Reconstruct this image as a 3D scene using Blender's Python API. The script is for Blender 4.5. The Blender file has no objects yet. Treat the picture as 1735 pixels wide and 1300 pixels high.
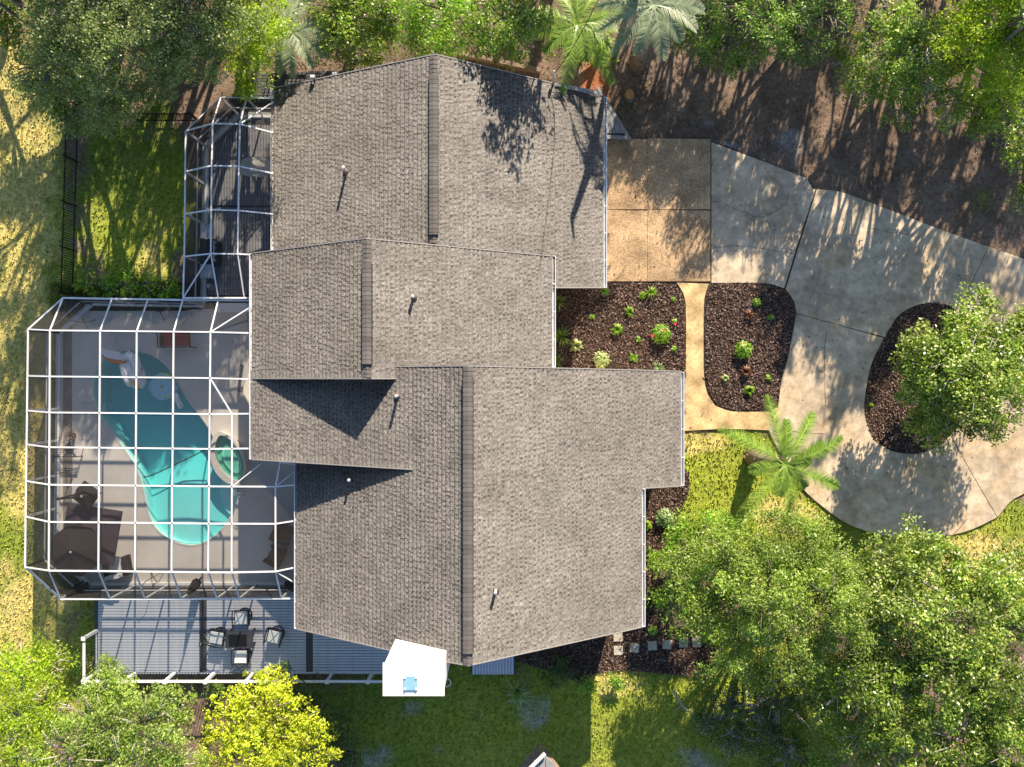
import bpy, bmesh, math, random
import numpy as np
from mathutils import Vector, Matrix
random.seed(7); RNG = np.random.default_rng(7)
PI = math.pi
sc = bpy.context.scene
C = sc.collection
# ------------------------------------------------------------------ camera, sky, sun, exposure
H = 32.0; FP = 1333.0                      # flying height (m), focal length in photo pixels
cam = bpy.data.cameras.new('camera'); cam.sensor_width = 36; cam.lens = 36*FP/1735
cam.clip_start = .5; cam.clip_end = 2000
co = bpy.data.objects.new('camera', cam); co.location = (0, 0, H); C.objects.link(co); sc.camera = co
SUN_AZ = math.atan2(.25, .97); SUN_EL = math.radians(27)
w = bpy.data.worlds.new('World'); sc.world = w; w.use_nodes = True
nt = w.node_tree; sky = nt.nodes.new('ShaderNodeTexSky'); sky.sky_type = 'NISHITA'; sky.sun_disc = False
sky.sun_elevation = SUN_EL; sky.sun_rotation = SUN_AZ; sky.air_density = 1.0; sky.dust_density = .6; sky.ozone_density = 2.4
bg = nt.nodes['Background']; bg.inputs[1].default_value = .085
nt.links.new(sky.outputs[0], bg.inputs[0])
sl = bpy.data.lights.new('sun', 'SUN'); sl.energy = 5.0; sl.angle = math.radians(.5); sl.color = (1, .86, .68)
so = bpy.data.objects.new('sun', sl); C.objects.link(so); so.location = (8, 30, 30)
sd = Vector((math.sin(SUN_AZ)*math.cos(SUN_EL), math.cos(SUN_AZ)*math.cos(SUN_EL), math.sin(SUN_EL)))
so.rotation_euler = sd.to_track_quat('Z', 'Y').to_euler()
sc.view_settings.view_transform = 'Standard'; sc.view_settings.look = 'None'
sc.view_settings.exposure = 1.36; sc.view_settings.gamma = 1; sc.view_settings.use_curve_mapping = False
sc.render.engine = 'CYCLES'; sc.cycles.transparent_max_bounces = 24; sc.cycles.max_bounces = 8
# ------------------------------------------------------------------ measuring helpers
def X(px, z=0): return (px-867.5)*(H-z)/FP
def Y(py, z=0): return (650-py)*(H-z)/FP
def P(px, py, z=0): return Vector((X(px, z), Y(py, z), z))
# ------------------------------------------------------------------ materials
def mat(name, c1, c2=None, rough=.8, scale=4., bump=0., bscale=40., island=0., island_cols=None, metal=0., spec=.3, attr=None, scale2=None, lo=.35, hi=.65, coord='Object'):
    m = bpy.data.materials.new(name); m.use_nodes = True
    n = m.node_tree; L = n.links; b = n.nodes['Principled BSDF']
    b.inputs['Roughness'].default_value = rough; b.inputs['Metallic'].default_value = metal
    b.inputs['Specular IOR Level'].default_value = spec
    tc = n.nodes.new('ShaderNodeTexCoord')
    c2 = c2 or c1
    no = n.nodes.new('ShaderNodeTexNoise'); no.inputs['Scale'].default_value = scale; no.inputs['Detail'].default_value = 6; no.inputs['Roughness'].default_value = .65
    L.new(tc.outputs[coord], no.inputs['Vector'])
    r = n.nodes.new('ShaderNodeValToRGB'); r.color_ramp.elements[0].position = lo; r.color_ramp.elements[1].position = hi
    r.color_ramp.elements[0].color = (*c1, 1); r.color_ramp.elements[1].color = (*c2, 1)
    L.new(no.outputs[0], r.inputs[0]); col = r.outputs[0]
    if name == 'drive_concrete':
        n3 = n.nodes.new('ShaderNodeTexNoise'); n3.inputs['Scale'].default_value = .32; n3.inputs['Detail'].default_value = 8; n3.inputs['Roughness'].default_value = .7
        L.new(tc.outputs[coord], n3.inputs['Vector']); mr3 = n.nodes.new('ShaderNodeMapRange'); mr3.inputs[1].default_value = .5; mr3.inputs[2].default_value = .66; mr3.inputs[4].default_value = .75
        L.new(n3.outputs[0], mr3.inputs[0]); m3 = n.nodes.new('ShaderNodeMix'); m3.data_type = 'RGBA'; L.new(mr3.outputs[0], m3.inputs[0]); L.new(col, m3.inputs[6]); m3.inputs[7].default_value = (.5, .34, .17, 1); col = m3.outputs[2]
    if attr:
        a = n.nodes.new('ShaderNodeAttribute'); a.attribute_name = attr
        mx = n.nodes.new('ShaderNodeMix'); mx.data_type = 'RGBA'; mx.blend_type = 'MULTIPLY'; mx.inputs[0].default_value = 1
        L.new(a.outputs['Color'], mx.inputs[6]); L.new(col, mx.inputs[7]); col = mx.outputs[2]
    if island or island_cols:
        g = n.nodes.new('ShaderNodeNewGeometry')
        if island_cols:
            rr = n.nodes.new('ShaderNodeValToRGB'); els = rr.color_ramp.elements
            k = len(island_cols)
            els[0].position = 0; els[0].color = (*island_cols[0], 1); els[1].position = 1; els[1].color = (*island_cols[-1], 1)
            for i in range(1, k-1):
                e = els.new(i/(k-1)); e.color = (*island_cols[i], 1)
            L.new(g.outputs['Random Per Island'], rr.inputs[0])
            mx = n.nodes.new('ShaderNodeMix'); mx.data_type = 'RGBA'; mx.blend_type = 'MULTIPLY'; mx.inputs[0].default_value = 1
            L.new(rr.outputs[0], mx.inputs[6]); L.new(col, mx.inputs[7]); col = mx.outputs[2]
        else:
            mr = n.nodes.new('ShaderNodeMapRange'); mr.inputs[3].default_value = 1-island; mr.inputs[4].default_value = 1+island
            L.new(g.outputs['Random Per Island'], mr.inputs[0])
            vm = n.nodes.new('ShaderNodeVectorMath'); vm.operation = 'SCALE'
            L.new(col, vm.inputs[0]); L.new(mr.outputs[0], vm.inputs['Scale']); col = vm.outputs[0]
    if scale2:
        n2 = n.nodes.new('ShaderNodeTexNoise'); n2.inputs['Scale'].default_value = scale2; n2.inputs['Detail'].default_value = 4
        L.new(tc.outputs[coord], n2.inputs['Vector'])
        mr = n.nodes.new('ShaderNodeMapRange'); mr.inputs[1].default_value = .3; mr.inputs[2].default_value = .7; mr.inputs[3].default_value = .6; mr.inputs[4].default_value = 1.4
        L.new(n2.outputs[0], mr.inputs[0])
        vm = n.nodes.new('ShaderNodeVectorMath'); vm.operation = 'SCALE'
        if name == 'drive_concrete': mr.inputs[1].default_value = .38; mr.inputs[2].default_value = .62; mr.inputs[3].default_value = .7; mr.inputs[4].default_value = 1.22; n2.inputs['Detail'].default_value = 12; n2.inputs['Roughness'].default_value = .75
        L.new(col, vm.inputs[0]); L.new(mr.outputs[0], vm.inputs['Scale']); col = vm.outputs[0]
    L.new(col, b.inputs['Base Color'])
    if bump:
        bn = n.nodes.new('ShaderNodeTexNoise'); bn.inputs['Scale'].default_value = bscale; bn.inputs['Detail'].default_value = 5
        L.new(tc.outputs[coord], bn.inputs['Vector'])
        bp = n.nodes.new('ShaderNodeBump'); bp.inputs['Strength'].default_value = bump; bp.inputs['Distance'].default_value = .03
        L.new(bn.outputs[0], bp.inputs['Height']); L.new(bp.outputs[0], b.inputs['Normal'])
    return m
def leafmat(name, cols, trans=.35, rough=.45, spec=.5):
    m = bpy.data.materials.new(name); m.use_nodes = True
    n = m.node_tree; L = n.links; b = n.nodes['Principled BSDF']; out = n.nodes['Material Output']
    b.inputs['Roughness'].default_value = rough; b.inputs['Specular IOR Level'].default_value = spec
    g = n.nodes.new('ShaderNodeNewGeometry'); rr = n.nodes.new('ShaderNodeValToRGB'); els = rr.color_ramp.elements
    els[0].color = (*cols[0], 1); els[1].color = (*cols[-1], 1)
    for i in range(1, len(cols)-1):
        e = els.new(i/(len(cols)-1)); e.color = (*cols[i], 1)
    L.new(g.outputs['Random Per Island'], rr.inputs[0])
    tc = n.nodes.new('ShaderNodeTexCoord'); no = n.nodes.new('ShaderNodeTexNoise'); no.inputs['Scale'].default_value = .8; no.inputs['Detail'].default_value = 3
    L.new(tc.outputs['Object'], no.inputs['Vector'])
    mr = n.nodes.new('ShaderNodeMapRange'); mr.inputs[1].default_value = .3; mr.inputs[2].default_value = .7; mr.inputs[3].default_value = .65; mr.inputs[4].default_value = 1.35
    L.new(no.outputs[0], mr.inputs[0])
    vm = n.nodes.new('ShaderNodeVectorMath'); vm.operation = 'SCALE'; L.new(rr.outputs[0], vm.inputs[0]); L.new(mr.outputs[0], vm.inputs['Scale'])
    L.new(vm.outputs[0], b.inputs['Base Color'])
    t = n.nodes.new('ShaderNodeBsdfTranslucent')
    hs = n.nodes.new('ShaderNodeMix'); hs.data_type = 'RGBA'; hs.blend_type = 'MULTIPLY'; hs.inputs[0].default_value = 1; hs.inputs[7].default_value = (1.5, 1.6, .5, 1)
    L.new(vm.outputs[0], hs.inputs[6]); L.new(hs.outputs[2], t.inputs[0])
    ms = n.nodes.new('ShaderNodeMixShader'); ms.inputs[0].default_value = trans
    L.new(b.outputs[0], ms.inputs[1]); L.new(t.outputs[0], ms.inputs[2]); L.new(ms.outputs[0], out.inputs[0])
    return m
def screenmat(name, openness, col):
    m = bpy.data.materials.new(name); m.use_nodes = True
    n = m.node_tree; L = n.links; out = n.nodes['Material Output']; b = n.nodes['Principled BSDF']
    b.inputs['Base Color'].default_value = (*col, 1); b.inputs['Roughness'].default_value = .7; b.inputs['Specular IOR Level'].default_value = .2
    g = n.nodes.new('ShaderNodeNewGeometry'); d = n.nodes.new('ShaderNodeVectorMath'); d.operation = 'DOT_PRODUCT'
    L.new(g.outputs['Normal'], d.inputs[0]); L.new(g.outputs['Incoming'], d.inputs[1])
    a = n.nodes.new('ShaderNodeMath'); a.operation = 'ABSOLUTE'; L.new(d.outputs['Value'], a.inputs[0])
    mx = n.nodes.new('ShaderNodeMath'); mx.operation = 'MAXIMUM'; mx.inputs[1].default_value = .08; L.new(a.outputs[0], mx.inputs[0])
    iv = n.nodes.new('ShaderNodeMath'); iv.operation = 'DIVIDE'; iv.inputs[0].default_value = 1; L.new(mx.outputs[0], iv.inputs[1])
    pw = n.nodes.new('ShaderNodeMath'); pw.operation = 'POWER'; pw.inputs[0].default_value = openness; L.new(iv.outputs[0], pw.inputs[1])
    t = n.nodes.new('ShaderNodeBsdfTransparent'); ms = n.nodes.new('ShaderNodeMixShader')
    L.new(pw.outputs[0], ms.inputs[0]); L.new(b.outputs[0], ms.inputs[1]); L.new(t.outputs[0], ms.inputs[2]); L.new(ms.outputs[0], out.inputs[0])
    return m
def watervol(m, d):
    n = m.node_tree; a = n.nodes.new('ShaderNodeVolumeAbsorption'); a.inputs[0].default_value = (.0, .87, .9, 1); a.inputs[1].default_value = d
    n.links.new(a.outputs[0], n.nodes['Material Output'].inputs['Volume']); return m
def watermat():
    m = bpy.data.materials.new('pool_water'); m.use_nodes = True
    n = m.node_tree; L = n.links; out = n.nodes['Material Output']
    n.nodes.remove(n.nodes['Principled BSDF'])
    t = n.nodes.new('ShaderNodeBsdfTransparent'); t.inputs[0].default_value = (.97, .99, 1, 1)
    gl = n.nodes.new('ShaderNodeBsdfGlossy'); gl.inputs['Roughness'].default_value = .04
    ge = n.nodes.new('ShaderNodeNewGeometry'); dt = n.nodes.new('ShaderNodeVectorMath'); dt.operation = 'DOT_PRODUCT'
    def mth(op, a, b=None, v=None):
        q = n.nodes.new('ShaderNodeMath'); q.operation = op; L.new(a, q.inputs[0])
        if b is not None: q.inputs[1].default_value = b
        return q
    no = n.nodes.new('ShaderNodeTexNoise'); no.inputs['Scale'].default_value = 4; no.inputs['Detail'].default_value = 3; bp = n.nodes.new('ShaderNodeBump'); bp.inputs['Strength'].default_value = .6; bp.inputs['Distance'].default_value = .03
    tc = n.nodes.new('ShaderNodeTexCoord'); L.new(tc.outputs['Object'], no.inputs['Vector']); L.new(no.outputs[0], bp.inputs['Height'])
    L.new(bp.outputs[0], gl.inputs['Normal']); L.new(bp.outputs[0], dt.inputs[0]); L.new(ge.outputs['Incoming'], dt.inputs[1])
    q1 = mth('ABSOLUTE', dt.outputs['Value']); q2 = n.nodes.new('ShaderNodeMath'); q2.operation = 'SUBTRACT'; q2.inputs[0].default_value = 1; L.new(q1.outputs[0], q2.inputs[1]); q2.use_clamp = True
    q3 = mth('POWER', q2.outputs[0], 5); q4_ = mth('MULTIPLY', q3.outputs[0], .98); fr = mth('ADD', q4_.outputs[0], .02)
    ms = n.nodes.new('ShaderNodeMixShader'); L.new(fr.outputs[0], ms.inputs[0]); L.new(t.outputs[0], ms.inputs[1]); L.new(gl.outputs[0], ms.inputs[2]); L.new(ms.outputs[0], out.inputs[0])
    return m
M = dict(
 white=mat('white_aluminium', (.68, .68, .68), (.6, .61, .63), .45, 3),
 frame=mat('cage_aluminium', (.6, .61, .62), (.7, .7, .7), .5, 2),
 siding=mat('beige_siding', (.5, .45, .36), (.55, .5, .4), .7, 2),
 trim=mat('white_trim', (.75, .75, .74), (.68, .68, .67), .5, 3),
 dripedge=mat('drip_edge_grey', (.3, .28, .26), None, .6),
 chimney=mat('white_stucco', (.86, .84, .8), (.8, .78, .75), .7, 3, .2, 60),
 flue=mat('flue_metal', (.22, .5, .62), (.35, .55, .62), .4, 6, metal=.3),  # blue base colour stands in for reflections on the metal
 roofbase=mat('roof_underlay', (.05, .044, .04), None, .9),
 shingle=mat('asphalt_shingle', (.76, .75, .73), (1.2, 1.19, 1.18), .9, .55, .5, 90, island_cols=[(.104, .098, .094), (.12, .114, .109), (.13, .123, .118), (.138, .131, .126), (.124, .117, .112), (.147, .139, .134)], scale2=14, lo=.3, hi=.7),
 shingleshade=mat('asphalt_recess_shade', (.7, .7, .7), (1.2, 1.2, 1.2), .95, 1.1, island_cols=[(.052, .047, .044), (.068, .062, .058), (.088, .081, .076), (.11, .102, .096)], scale2=20),  # dark tones paint the shade into the recesses between tabs
 cap=mat('ridge_cap_shingle', (.9, .9, .9), (1.1, 1.1, 1.1), .9, 6, .3, 80, island_cols=[(.085, .075, .068), (.12, .108, .098), (.1, .09, .082), (.14, .126, .115)]),
 vent=mat('ridge_vent_black', (.03, .03, .03)),
 fascia=mat('brown_fascia', (.09, .07, .055), (.13, .1, .08), .7),
 metal=mat('galvanised', (.5, .5, .5), (.65, .63, .6), .45, 20, metal=.4),
 dark=mat('dark_void', (.01, .01, .012)),
 concrete=mat('drive_concrete', (.35, .28, .2), (.64, .52, .37), .9, .38, .4, 50, scale2=2.2, lo=.34, hi=.66),
 joint=mat('joint_dark', (.05, .04, .03)),
 aggregate=mat('exposed_aggregate', (.16, .105, .06), (.58, .4, .23), .9, 26, .6, 40, scale2=.9, lo=.36, hi=.62),
 path=mat('golden_aggregate', (.38, .26, .12), (.62, .45, .23), .9, 9, .4, 50, scale2=1.4, lo=.3, hi=.68),
 pooldeck=mat('pool_deck_paint', (.54, .5, .45), (.68, .63, .57), .85, .5, .15, 60),
 pavement=mat('pool_deck_tan', (.2, .18, .16), (.3, .27, .22), .9, 3, .3, 50),
 board=mat('grey_composite_board', (.47, .49, .55), (.57, .59, .65), .75, 5, .1, 30, island=.06),
 darkboard=mat('dark_composite_board', (.055, .055, .065), (.085, .085, .095), .7, 5),
 greyboard=mat('weathered_grey_board', (.18, .18, .19), (.28, .28, .285), .8, 5, .1, 30),
 basin=mat('pool_plaster', (.42, .8, .76), (.48, .85, .8), .7, 1.2),
 basinlite=mat('pool_ledge', (.6, .88, .8), (.66, .9, .84), .7, 2),
 coping=mat('pool_coping', (.55, .52, .47), (.64, .6, .54), .8, 4),
 spalite=mat('spa_bench_plaster', (.26, .68, .5), (.3, .72, .54), .7, 3),
 spa=mat('spa_plaster', (.14, .55, .36), (.18, .6, .4), .7, 3),
 black=mat('black_metal', (.014, .014, .015), None, .5),
 fence=mat('black_fence', (.008, .008, .009), None, .6),
 cushion=mat('pale_cushion', (.62, .64, .62), (.7, .7, .68), .9, 10),
 red=mat('red_fabric', (.34, .035, .05), (.42, .06, .08), .9, 10),
 brown=mat('brown_wicker', (.1, .045, .02), (.17, .08, .04), .8, 30, .4, 60),
 brolly=mat('dark_canvas', (.026, .021, .02), (.035, .029, .028), .95, 6),
 plum=mat('plum_canvas', (.05, .035, .048), (.065, .045, .06), .95, 4),
 steel=mat('grill_steel', (.45, .47, .5), (.55, .57, .6), .4, 6, metal=.5),
 stone=mat('pale_stone', (.5, .46, .4), (.62, .58, .5), .7, 6),
 swan=mat('white_vinyl', (.82, .82, .84), None, .3), beak=mat('yellow_vinyl', (.8, .42, .03), None, .35),
 vblue=mat('blue_vinyl', (.25, .6, .85), None, .3), vgreen=mat('green_vinyl', (.45, .7, .3), None, .3), vorange=mat('orange_vinyl', (.7, .2, .05), None, .35), vpurple=mat('purple_vinyl', (.12, .06, .2), None, .35),
 mulchbase=mat('mulch_soil', (.03, .018, .013), (.07, .042, .03), .95, 14, .8, 50),
 chips=mat('mulch_chips', (.8, .8, .8), (1.2, 1.2, 1.2), .85, 3, island_cols=[(.03, .018, .013), (.055, .032, .024), (.1, .06, .045), (.2, .125, .095), (.055, .035, .026), (.36, .26, .21)]),
 litter=mat('leaf_litter', (.8, .8, .8), (1.2, 1.2, 1.2), .85, 3, island_cols=[(.05, .035, .025), (.1, .07, .045), (.2, .13, .08), (.14, .08, .05), (.32, .24, .17)]),
 ground=mat('ground', (.68, .68, .68), (1.32, 1.32, 1.32), .95, 7, .9, 22, attr='Col', scale2=30),
 grassblade=mat('grass_blades', (.7, .7, .7), (1.3, 1.3, 1.3), .8, 3, attr='Col', island=.45, spec=.2),
 bark=mat('bark', (.1, .08, .06), (.22, .19, .16), .9, 12, .6, 40), palebark=mat('pale_bark', (.28, .25, .21), (.42, .39, .35), .9, 12, .4, 40),
 palmbark=mat('palm_bark', (.16, .12, .08), (.32, .26, .19), .95, 18, .9, 30),
 stump=mat('stump_wood', (.42, .17, .06), (.55, .25, .1), .8, 9), brownwood=mat('brown_plank', (.17, .12, .08), (.26, .19, .13), .9, 8),
 paver=mat('concrete_paver', (.36, .32, .26), (.48, .43, .35), .9, 6, .2, 60),
 glass=mat('window_glass', (.02, .03, .04), None, .1), shrubred=leafmat('red_leaf', [(.2, .06, .04), (.3, .16, .09), (.12, .05, .03), (.2, .14, .06)]),
 screen=screenmat('insect_screen', .73, (.045, .04, .038)),
 water=watervol(watermat(), .9),
)
LM = dict(
 oak=leafmat('oak_leaf', [(0.098, 0.163, 0.039), (0.171, 0.250, 0.062), (0.249, 0.325, 0.096), (0.118, 0.188, 0.045)]),
 oakgrey=leafmat('oak_grey_leaf', [(0.092, 0.150, 0.039), (0.197, 0.250, 0.084), (0.289, 0.338, 0.135), (0.131, 0.188, 0.051)]),
 laurel=leafmat('laurel_leaf', [(0.079, 0.163, 0.013), (0.158, 0.250, 0.023), (0.263, 0.350, 0.039), (0.105, 0.188, 0.016), (0.420, 0.463, 0.090)], rough=.35, spec=.7),
 holly=leafmat('holly_leaf', [(0.082, 0.156, 0.016), (0.150, 0.247, 0.026), (0.246, 0.351, 0.041), (0.464, 0.494, 0.152), (0.109, 0.195, 0.019)], .35, .38, .55),  # palest tone paints bright glints into some of the leaves
 lime=leafmat('lime_leaf', [(0.171, 0.279, 0.014), (0.291, 0.404, 0.024), (0.427, 0.513, 0.035), (0.205, 0.310, 0.018)], .45),
 yellow=leafmat('golden_conifer_leaf', [(.3, .38, .012), (.44, .5, .02), (.6, .62, .04), (.2, .28, .01)], .3),
 olive=leafmat('olive_leaf', [(.12, .2, .024), (.2, .29, .038), (.31, .4, .07), (.14, .23, .026), (.42, .47, .16)], .4),
 dark=leafmat('dark_leaf', [(0.026, 0.062, 0.012), (0.064, 0.117, 0.021), (0.108, 0.166, 0.029)], .25),
 vine=leafmat('vine_leaf', [(0.074, 0.155, 0.020), (0.146, 0.309, 0.034), (0.244, 0.265, 0.084), (0.244, 0.442, 0.050)]),
 palm=leafmat('palm_leaf', [(0.095, 0.180, 0.025), (0.205, 0.330, 0.038), (0.315, 0.420, 0.064)], .3, .4),
 pindo=leafmat('silver_palm_leaf', [(0.151, 0.204, 0.112), (0.252, 0.312, 0.173), (0.353, 0.384, 0.224)], .25, .45),
 bright=leafmat('bright_leaf', [(0.128, 0.257, 0.023), (0.227, 0.405, 0.034), (0.369, 0.513, 0.069)], .4),
 pale=leafmat('pale_variegated_leaf', [(0.231, 0.330, 0.094), (0.439, 0.495, 0.206), (0.578, 0.605, 0.327)], .35),
 sage=leafmat('sage_leaf', [(0.164, 0.260, 0.088), (0.273, 0.377, 0.155), (0.355, 0.455, 0.221)], .3),
)
# ------------------------------------------------------------------ object helpers
def props(o, label=None, cat=None, group=None, kind=None):
    if label: o['label'] = label
    if cat: o['category'] = cat
    if group: o['group'] = group
    if kind: o['kind'] = kind
    return o
def empty(name, loc, label, cat, group=None):
    o = bpy.data.objects.new(name, None); o.location = loc; o.empty_display_size = .2; C.objects.link(o)
    return props(o, label, cat, group)
def origin(o):
    v = Vector((0, 0, 0))
    while o is not None:
        v += Vector(o.location); o = o.parent
    return v
class MB:
    def __init__(s): s.v = []; s.f = []
    def add(s, vs, fs):
        k = len(s.v); s.v += [tuple(v) for v in vs]; s.f += [tuple(i+k for i in f) for f in fs]; return s
    def prism(s, base, top):
        n = len(base)
        return s.add(list(base)+list(top), [tuple(range(n-1, -1, -1)), tuple(range(n, 2*n))]+[(i, (i+1) % n, n+(i+1) % n, n+i) for i in range(n)])
    def ext(s, pts, z0, z1):               # vertical extrusion of a plan outline
        a = sum(pts[i][0]*pts[(i+1) % len(pts)][1]-pts[(i+1) % len(pts)][0]*pts[i][1] for i in range(len(pts)))
        if a < 0: pts = pts[::-1]
        return s.prism([(p[0], p[1], z0) for p in pts], [(p[0], p[1], z1) for p in pts])
    def box(s, c, d, R=None):
        x, y, z = d[0]/2, d[1]/2, d[2]/2; c = Vector(c)
        vs = [Vector(q) for q in [(-x,-y,-z),(x,-y,-z),(x,y,-z),(-x,y,-z),(-x,-y,z),(x,-y,z),(x,y,z),(-x,y,z)]]
        if R is not None: vs = [R @ q for q in vs]
        return s.add([c+q for q in vs], [(3,2,1,0),(4,5,6,7),(0,1,5,4),(1,2,6,5),(2,3,7,6),(3,0,4,7)])
    def bar(s, a, b, w, h=None):           # rectangular bar from a to b
        a = Vector(a); b = Vector(b); d = b-a; h = h or w
        if d.length < 1e-5: return s
        q = d.to_track_quat('Y', 'Z').to_matrix()
        return s.box((a+b)/2, (w, d.length, h), q)
    def tube(s, pts, r, n=8, cap=True):
        pts = [Vector(p) for p in pts]; rs = r if isinstance(r, (list, tuple)) else [r]*len(pts)
        k = len(s.v); up = None
        for i, p in enumerate(pts):
            d = (pts[min(i+1, len(pts)-1)]-pts[max(i-1, 0)]).normalized()
            if up is None: up = Vector((0, 0, 1)) if abs(d.z) < .9 else Vector((1, 0, 0))
            a = d.cross(up).normalized(); b = d.cross(a).normalized(); up = -b if False else up
            for j in range(n):
                t = 2*PI*j/n; s.v.append(tuple(p+(a*math.cos(t)+b*math.sin(t))*rs[i]))
        for i in range(len(pts)-1):
            for j in range(n):
                s.f.append((k+i*n+j, k+i*n+(j+1) % n, k+(i+1)*n+(j+1) % n, k+(i+1)*n+j))
        if cap:
            s.f.append(tuple(k+j for j in range(n-1, -1, -1))); s.f.append(tuple(k+(len(pts)-1)*n+j for j in range(n)))
        return s
    def lathe(s, c, prof, n=20, sx=1, sy=1, rot=0):
        k = len(s.v); c = Vector(c); cr, sr = math.cos(rot), math.sin(rot)
        for r, z in prof:
            for j in range(n):
                t = 2*PI*j/n; x = r*math.cos(t)*sx; y = r*math.sin(t)*sy
                s.v.append((c.x+x*cr-y*sr, c.y+x*sr+y*cr, c.z+z))
        for i in range(len(prof)-1):
            for j in range(n): s.f.append((k+i*n+j, k+i*n+(j+1) % n, k+(i+1)*n+(j+1) % n, k+(i+1)*n+j))
        s.f.append(tuple(k+j for j in range(n-1, -1, -1))); s.f.append(tuple(k+(len(prof)-1)*n+j for j in range(n)))
        return s
    def ball(s, c, r, sx=1, sy=1, sz=1, n=16, m=9, rot=0):
        return s.lathe(c, [(max(r*math.sin(PI*i/m), r*.02), -r*sz*math.cos(PI*i/m)) for i in range(m+1)], n, sx, sy, rot)
    def mesh(s, name, m, off=Vector((0, 0, 0)), smooth=False):
        me = bpy.data.meshes.new(name); o = off
        me.from_pydata([(v[0]-o.x, v[1]-o.y, v[2]-o.z) for v in s.v], [], s.f)
        me.materials.append(M[m] if isinstance(m, str) else m)
        if smooth: me.polygons.foreach_set('use_smooth', [True]*len(me.polygons))
        return me
    def build(s, name, m, parent=None, label=None, cat=None, group=None, kind=None, smooth=False):
        if parent is None:
            xs = [v[0] for v in s.v]; ys = [v[1] for v in s.v]; zs = [v[2] for v in s.v]
            loc = Vector(((min(xs)+max(xs))/2, (min(ys)+max(ys))/2, min(zs)))
            if kind == 'structure': loc = Vector((0, 0, 0))
            o = bpy.data.objects.new(name, s.mesh(name, m, loc, smooth)); o.location = loc
        else:
            o = bpy.data.objects.new(name, s.mesh(name, m, origin(parent), smooth)); o.parent = parent
        C.objects.link(o)
        return props(o, label, cat, group, kind)
def nmesh(name, verts, faces, m, parent=None, smooth=False, cols=None, loc=None, **kw):   # numpy quads / tris
    base = origin(parent) if parent is not None else (Vector(loc) if loc is not None else Vector((0, 0, 0)))
    v = np.asarray(verts, dtype=np.float32)-np.array(base, dtype=np.float32)
    f = np.asarray(faces, dtype=np.int32); k = f.shape[1]
    me = bpy.data.meshes.new(name); me.vertices.add(len(v)); me.vertices.foreach_set('co', v.ravel())
    me.loops.add(f.size); me.loops.foreach_set('vertex_index', f.ravel())
    me.polygons.add(len(f)); me.polygons.foreach_set('loop_start', np.arange(0, f.size, k, dtype=np.int32))
    me.polygons.foreach_set('loop_total', np.full(len(f), k, dtype=np.int32))
    if smooth: me.polygons.foreach_set('use_smooth', np.ones(len(f), dtype=bool))
    me.update(calc_edges=True)
    if cols is not None:
        at = me.color_attributes.new('Col', 'FLOAT_COLOR', 'POINT')
        at.data.foreach_set('color', np.concatenate([cols, np.ones((len(cols), 1))], 1).astype(np.float32).ravel())
    me.materials.append(M[m] if isinstance(m, str) else m)
    o = bpy.data.objects.new(name, me); C.objects.link(o)
    if parent is not None: o.parent = parent
    elif loc is not None: o.location = loc
    return props(o, **kw)
def copy_tree(o, loc, rz=0, label=None):
    c = o.copy(); C.objects.link(c); c.location = loc; c.rotation_euler = (0, 0, rz)
    if label: c['label'] = label
    for ch in list(o.children):
        d = ch.copy(); C.objects.link(d); d.parent = c
        for g in list(ch.children):
            e = g.copy(); C.objects.link(e); e.parent = d
    return c
def leaves(cen, nor, Ln, Wd, seed=0, fold=.0):
    r = np.random.default_rng(seed); n = len(cen)
    t = r.normal(size=(n, 3)); t -= nor*(t*nor).sum(1, keepdims=True); t /= np.linalg.norm(t, axis=1, keepdims=True)+1e-9
    b = np.cross(nor, t); s = (.7+.6*r.random((n, 1)))
    a = t*Ln*.5*s; c = b*Wd*.5*s
    v = np.stack([cen+a, cen+c*1.0-a*.1+nor*fold, cen-a, cen-c-a*.1+nor*fold], 1).reshape(-1, 3)
    f = np.arange(4*n).reshape(n, 4); return v, f
# ------------------------------------------------------------------ GROUND
def vnoise(x, y, s, seed):
    r = np.random.default_rng(seed); g = r.random((256, 256))
    u = x/s+77.3; v = y/s+31.7; i = np.floor(u).astype(int); j = np.floor(v).astype(int); fu = u-i; fv = v-j
    fu = fu*fu*(3-2*fu); fv = fv*fv*(3-2*fv)
    a = g[i % 256, j % 256]; b = g[(i+1) % 256, j % 256]; c = g[i % 256, (j+1) % 256]; d = g[(i+1) % 256, (j+1) % 256]
    return a*(1-fu)*(1-fv)+b*fu*(1-fv)+c*(1-fu)*fv+d*fu*fv
def fbm(x, y, s, seed, o=4):
    t = 0; am = .5; tot = 0
    for k in range(o): t = t+am*vnoise(x, y, s/2**k, seed+k); tot += am; am *= .55
    return t/tot
def sst(a, b, x): t = np.clip((x-a)/(b-a), 0, 1); return t*t*(3-2*t)
GRASS = [(-420,600,430,900,1),(40,500,95,420,1),(20,900,120,330,1),(215,350,105,170,.95),(110,1100,110,130,.8),(1240,820,110,95,1.1),(1400,930,110,80,1.1),(1600,960,200,60,1.0),(760,1230,190,95,.95),(1000,1220,110,110,1.0),(1120,1260,120,90,.8),(1640,350,90,60,.5),(1370,310,0,0,0),(1690,900,90,60,.9),(1230,1200,130,120,1.1),(1400,240,60,50,.3)]
DRY = [(15,330,80,260,1),(40,650,70,200,.9),(60,1050,80,90,.8),(1330,870,50,30,.7),(1660,950,120,40,.9),(1180,745,50,20,.9),(250,450,40,70,.6),(170,420,40,120,.5),(1030,1160,60,40,.7)]
CLAY = [(1008,130,22,40,1),(985,110,30,20,.6),(900,110,70,30,.5),(1140,190,40,20,.35),(1070,170,40,60,.35),(1470,340,14,30,.5)]
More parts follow.
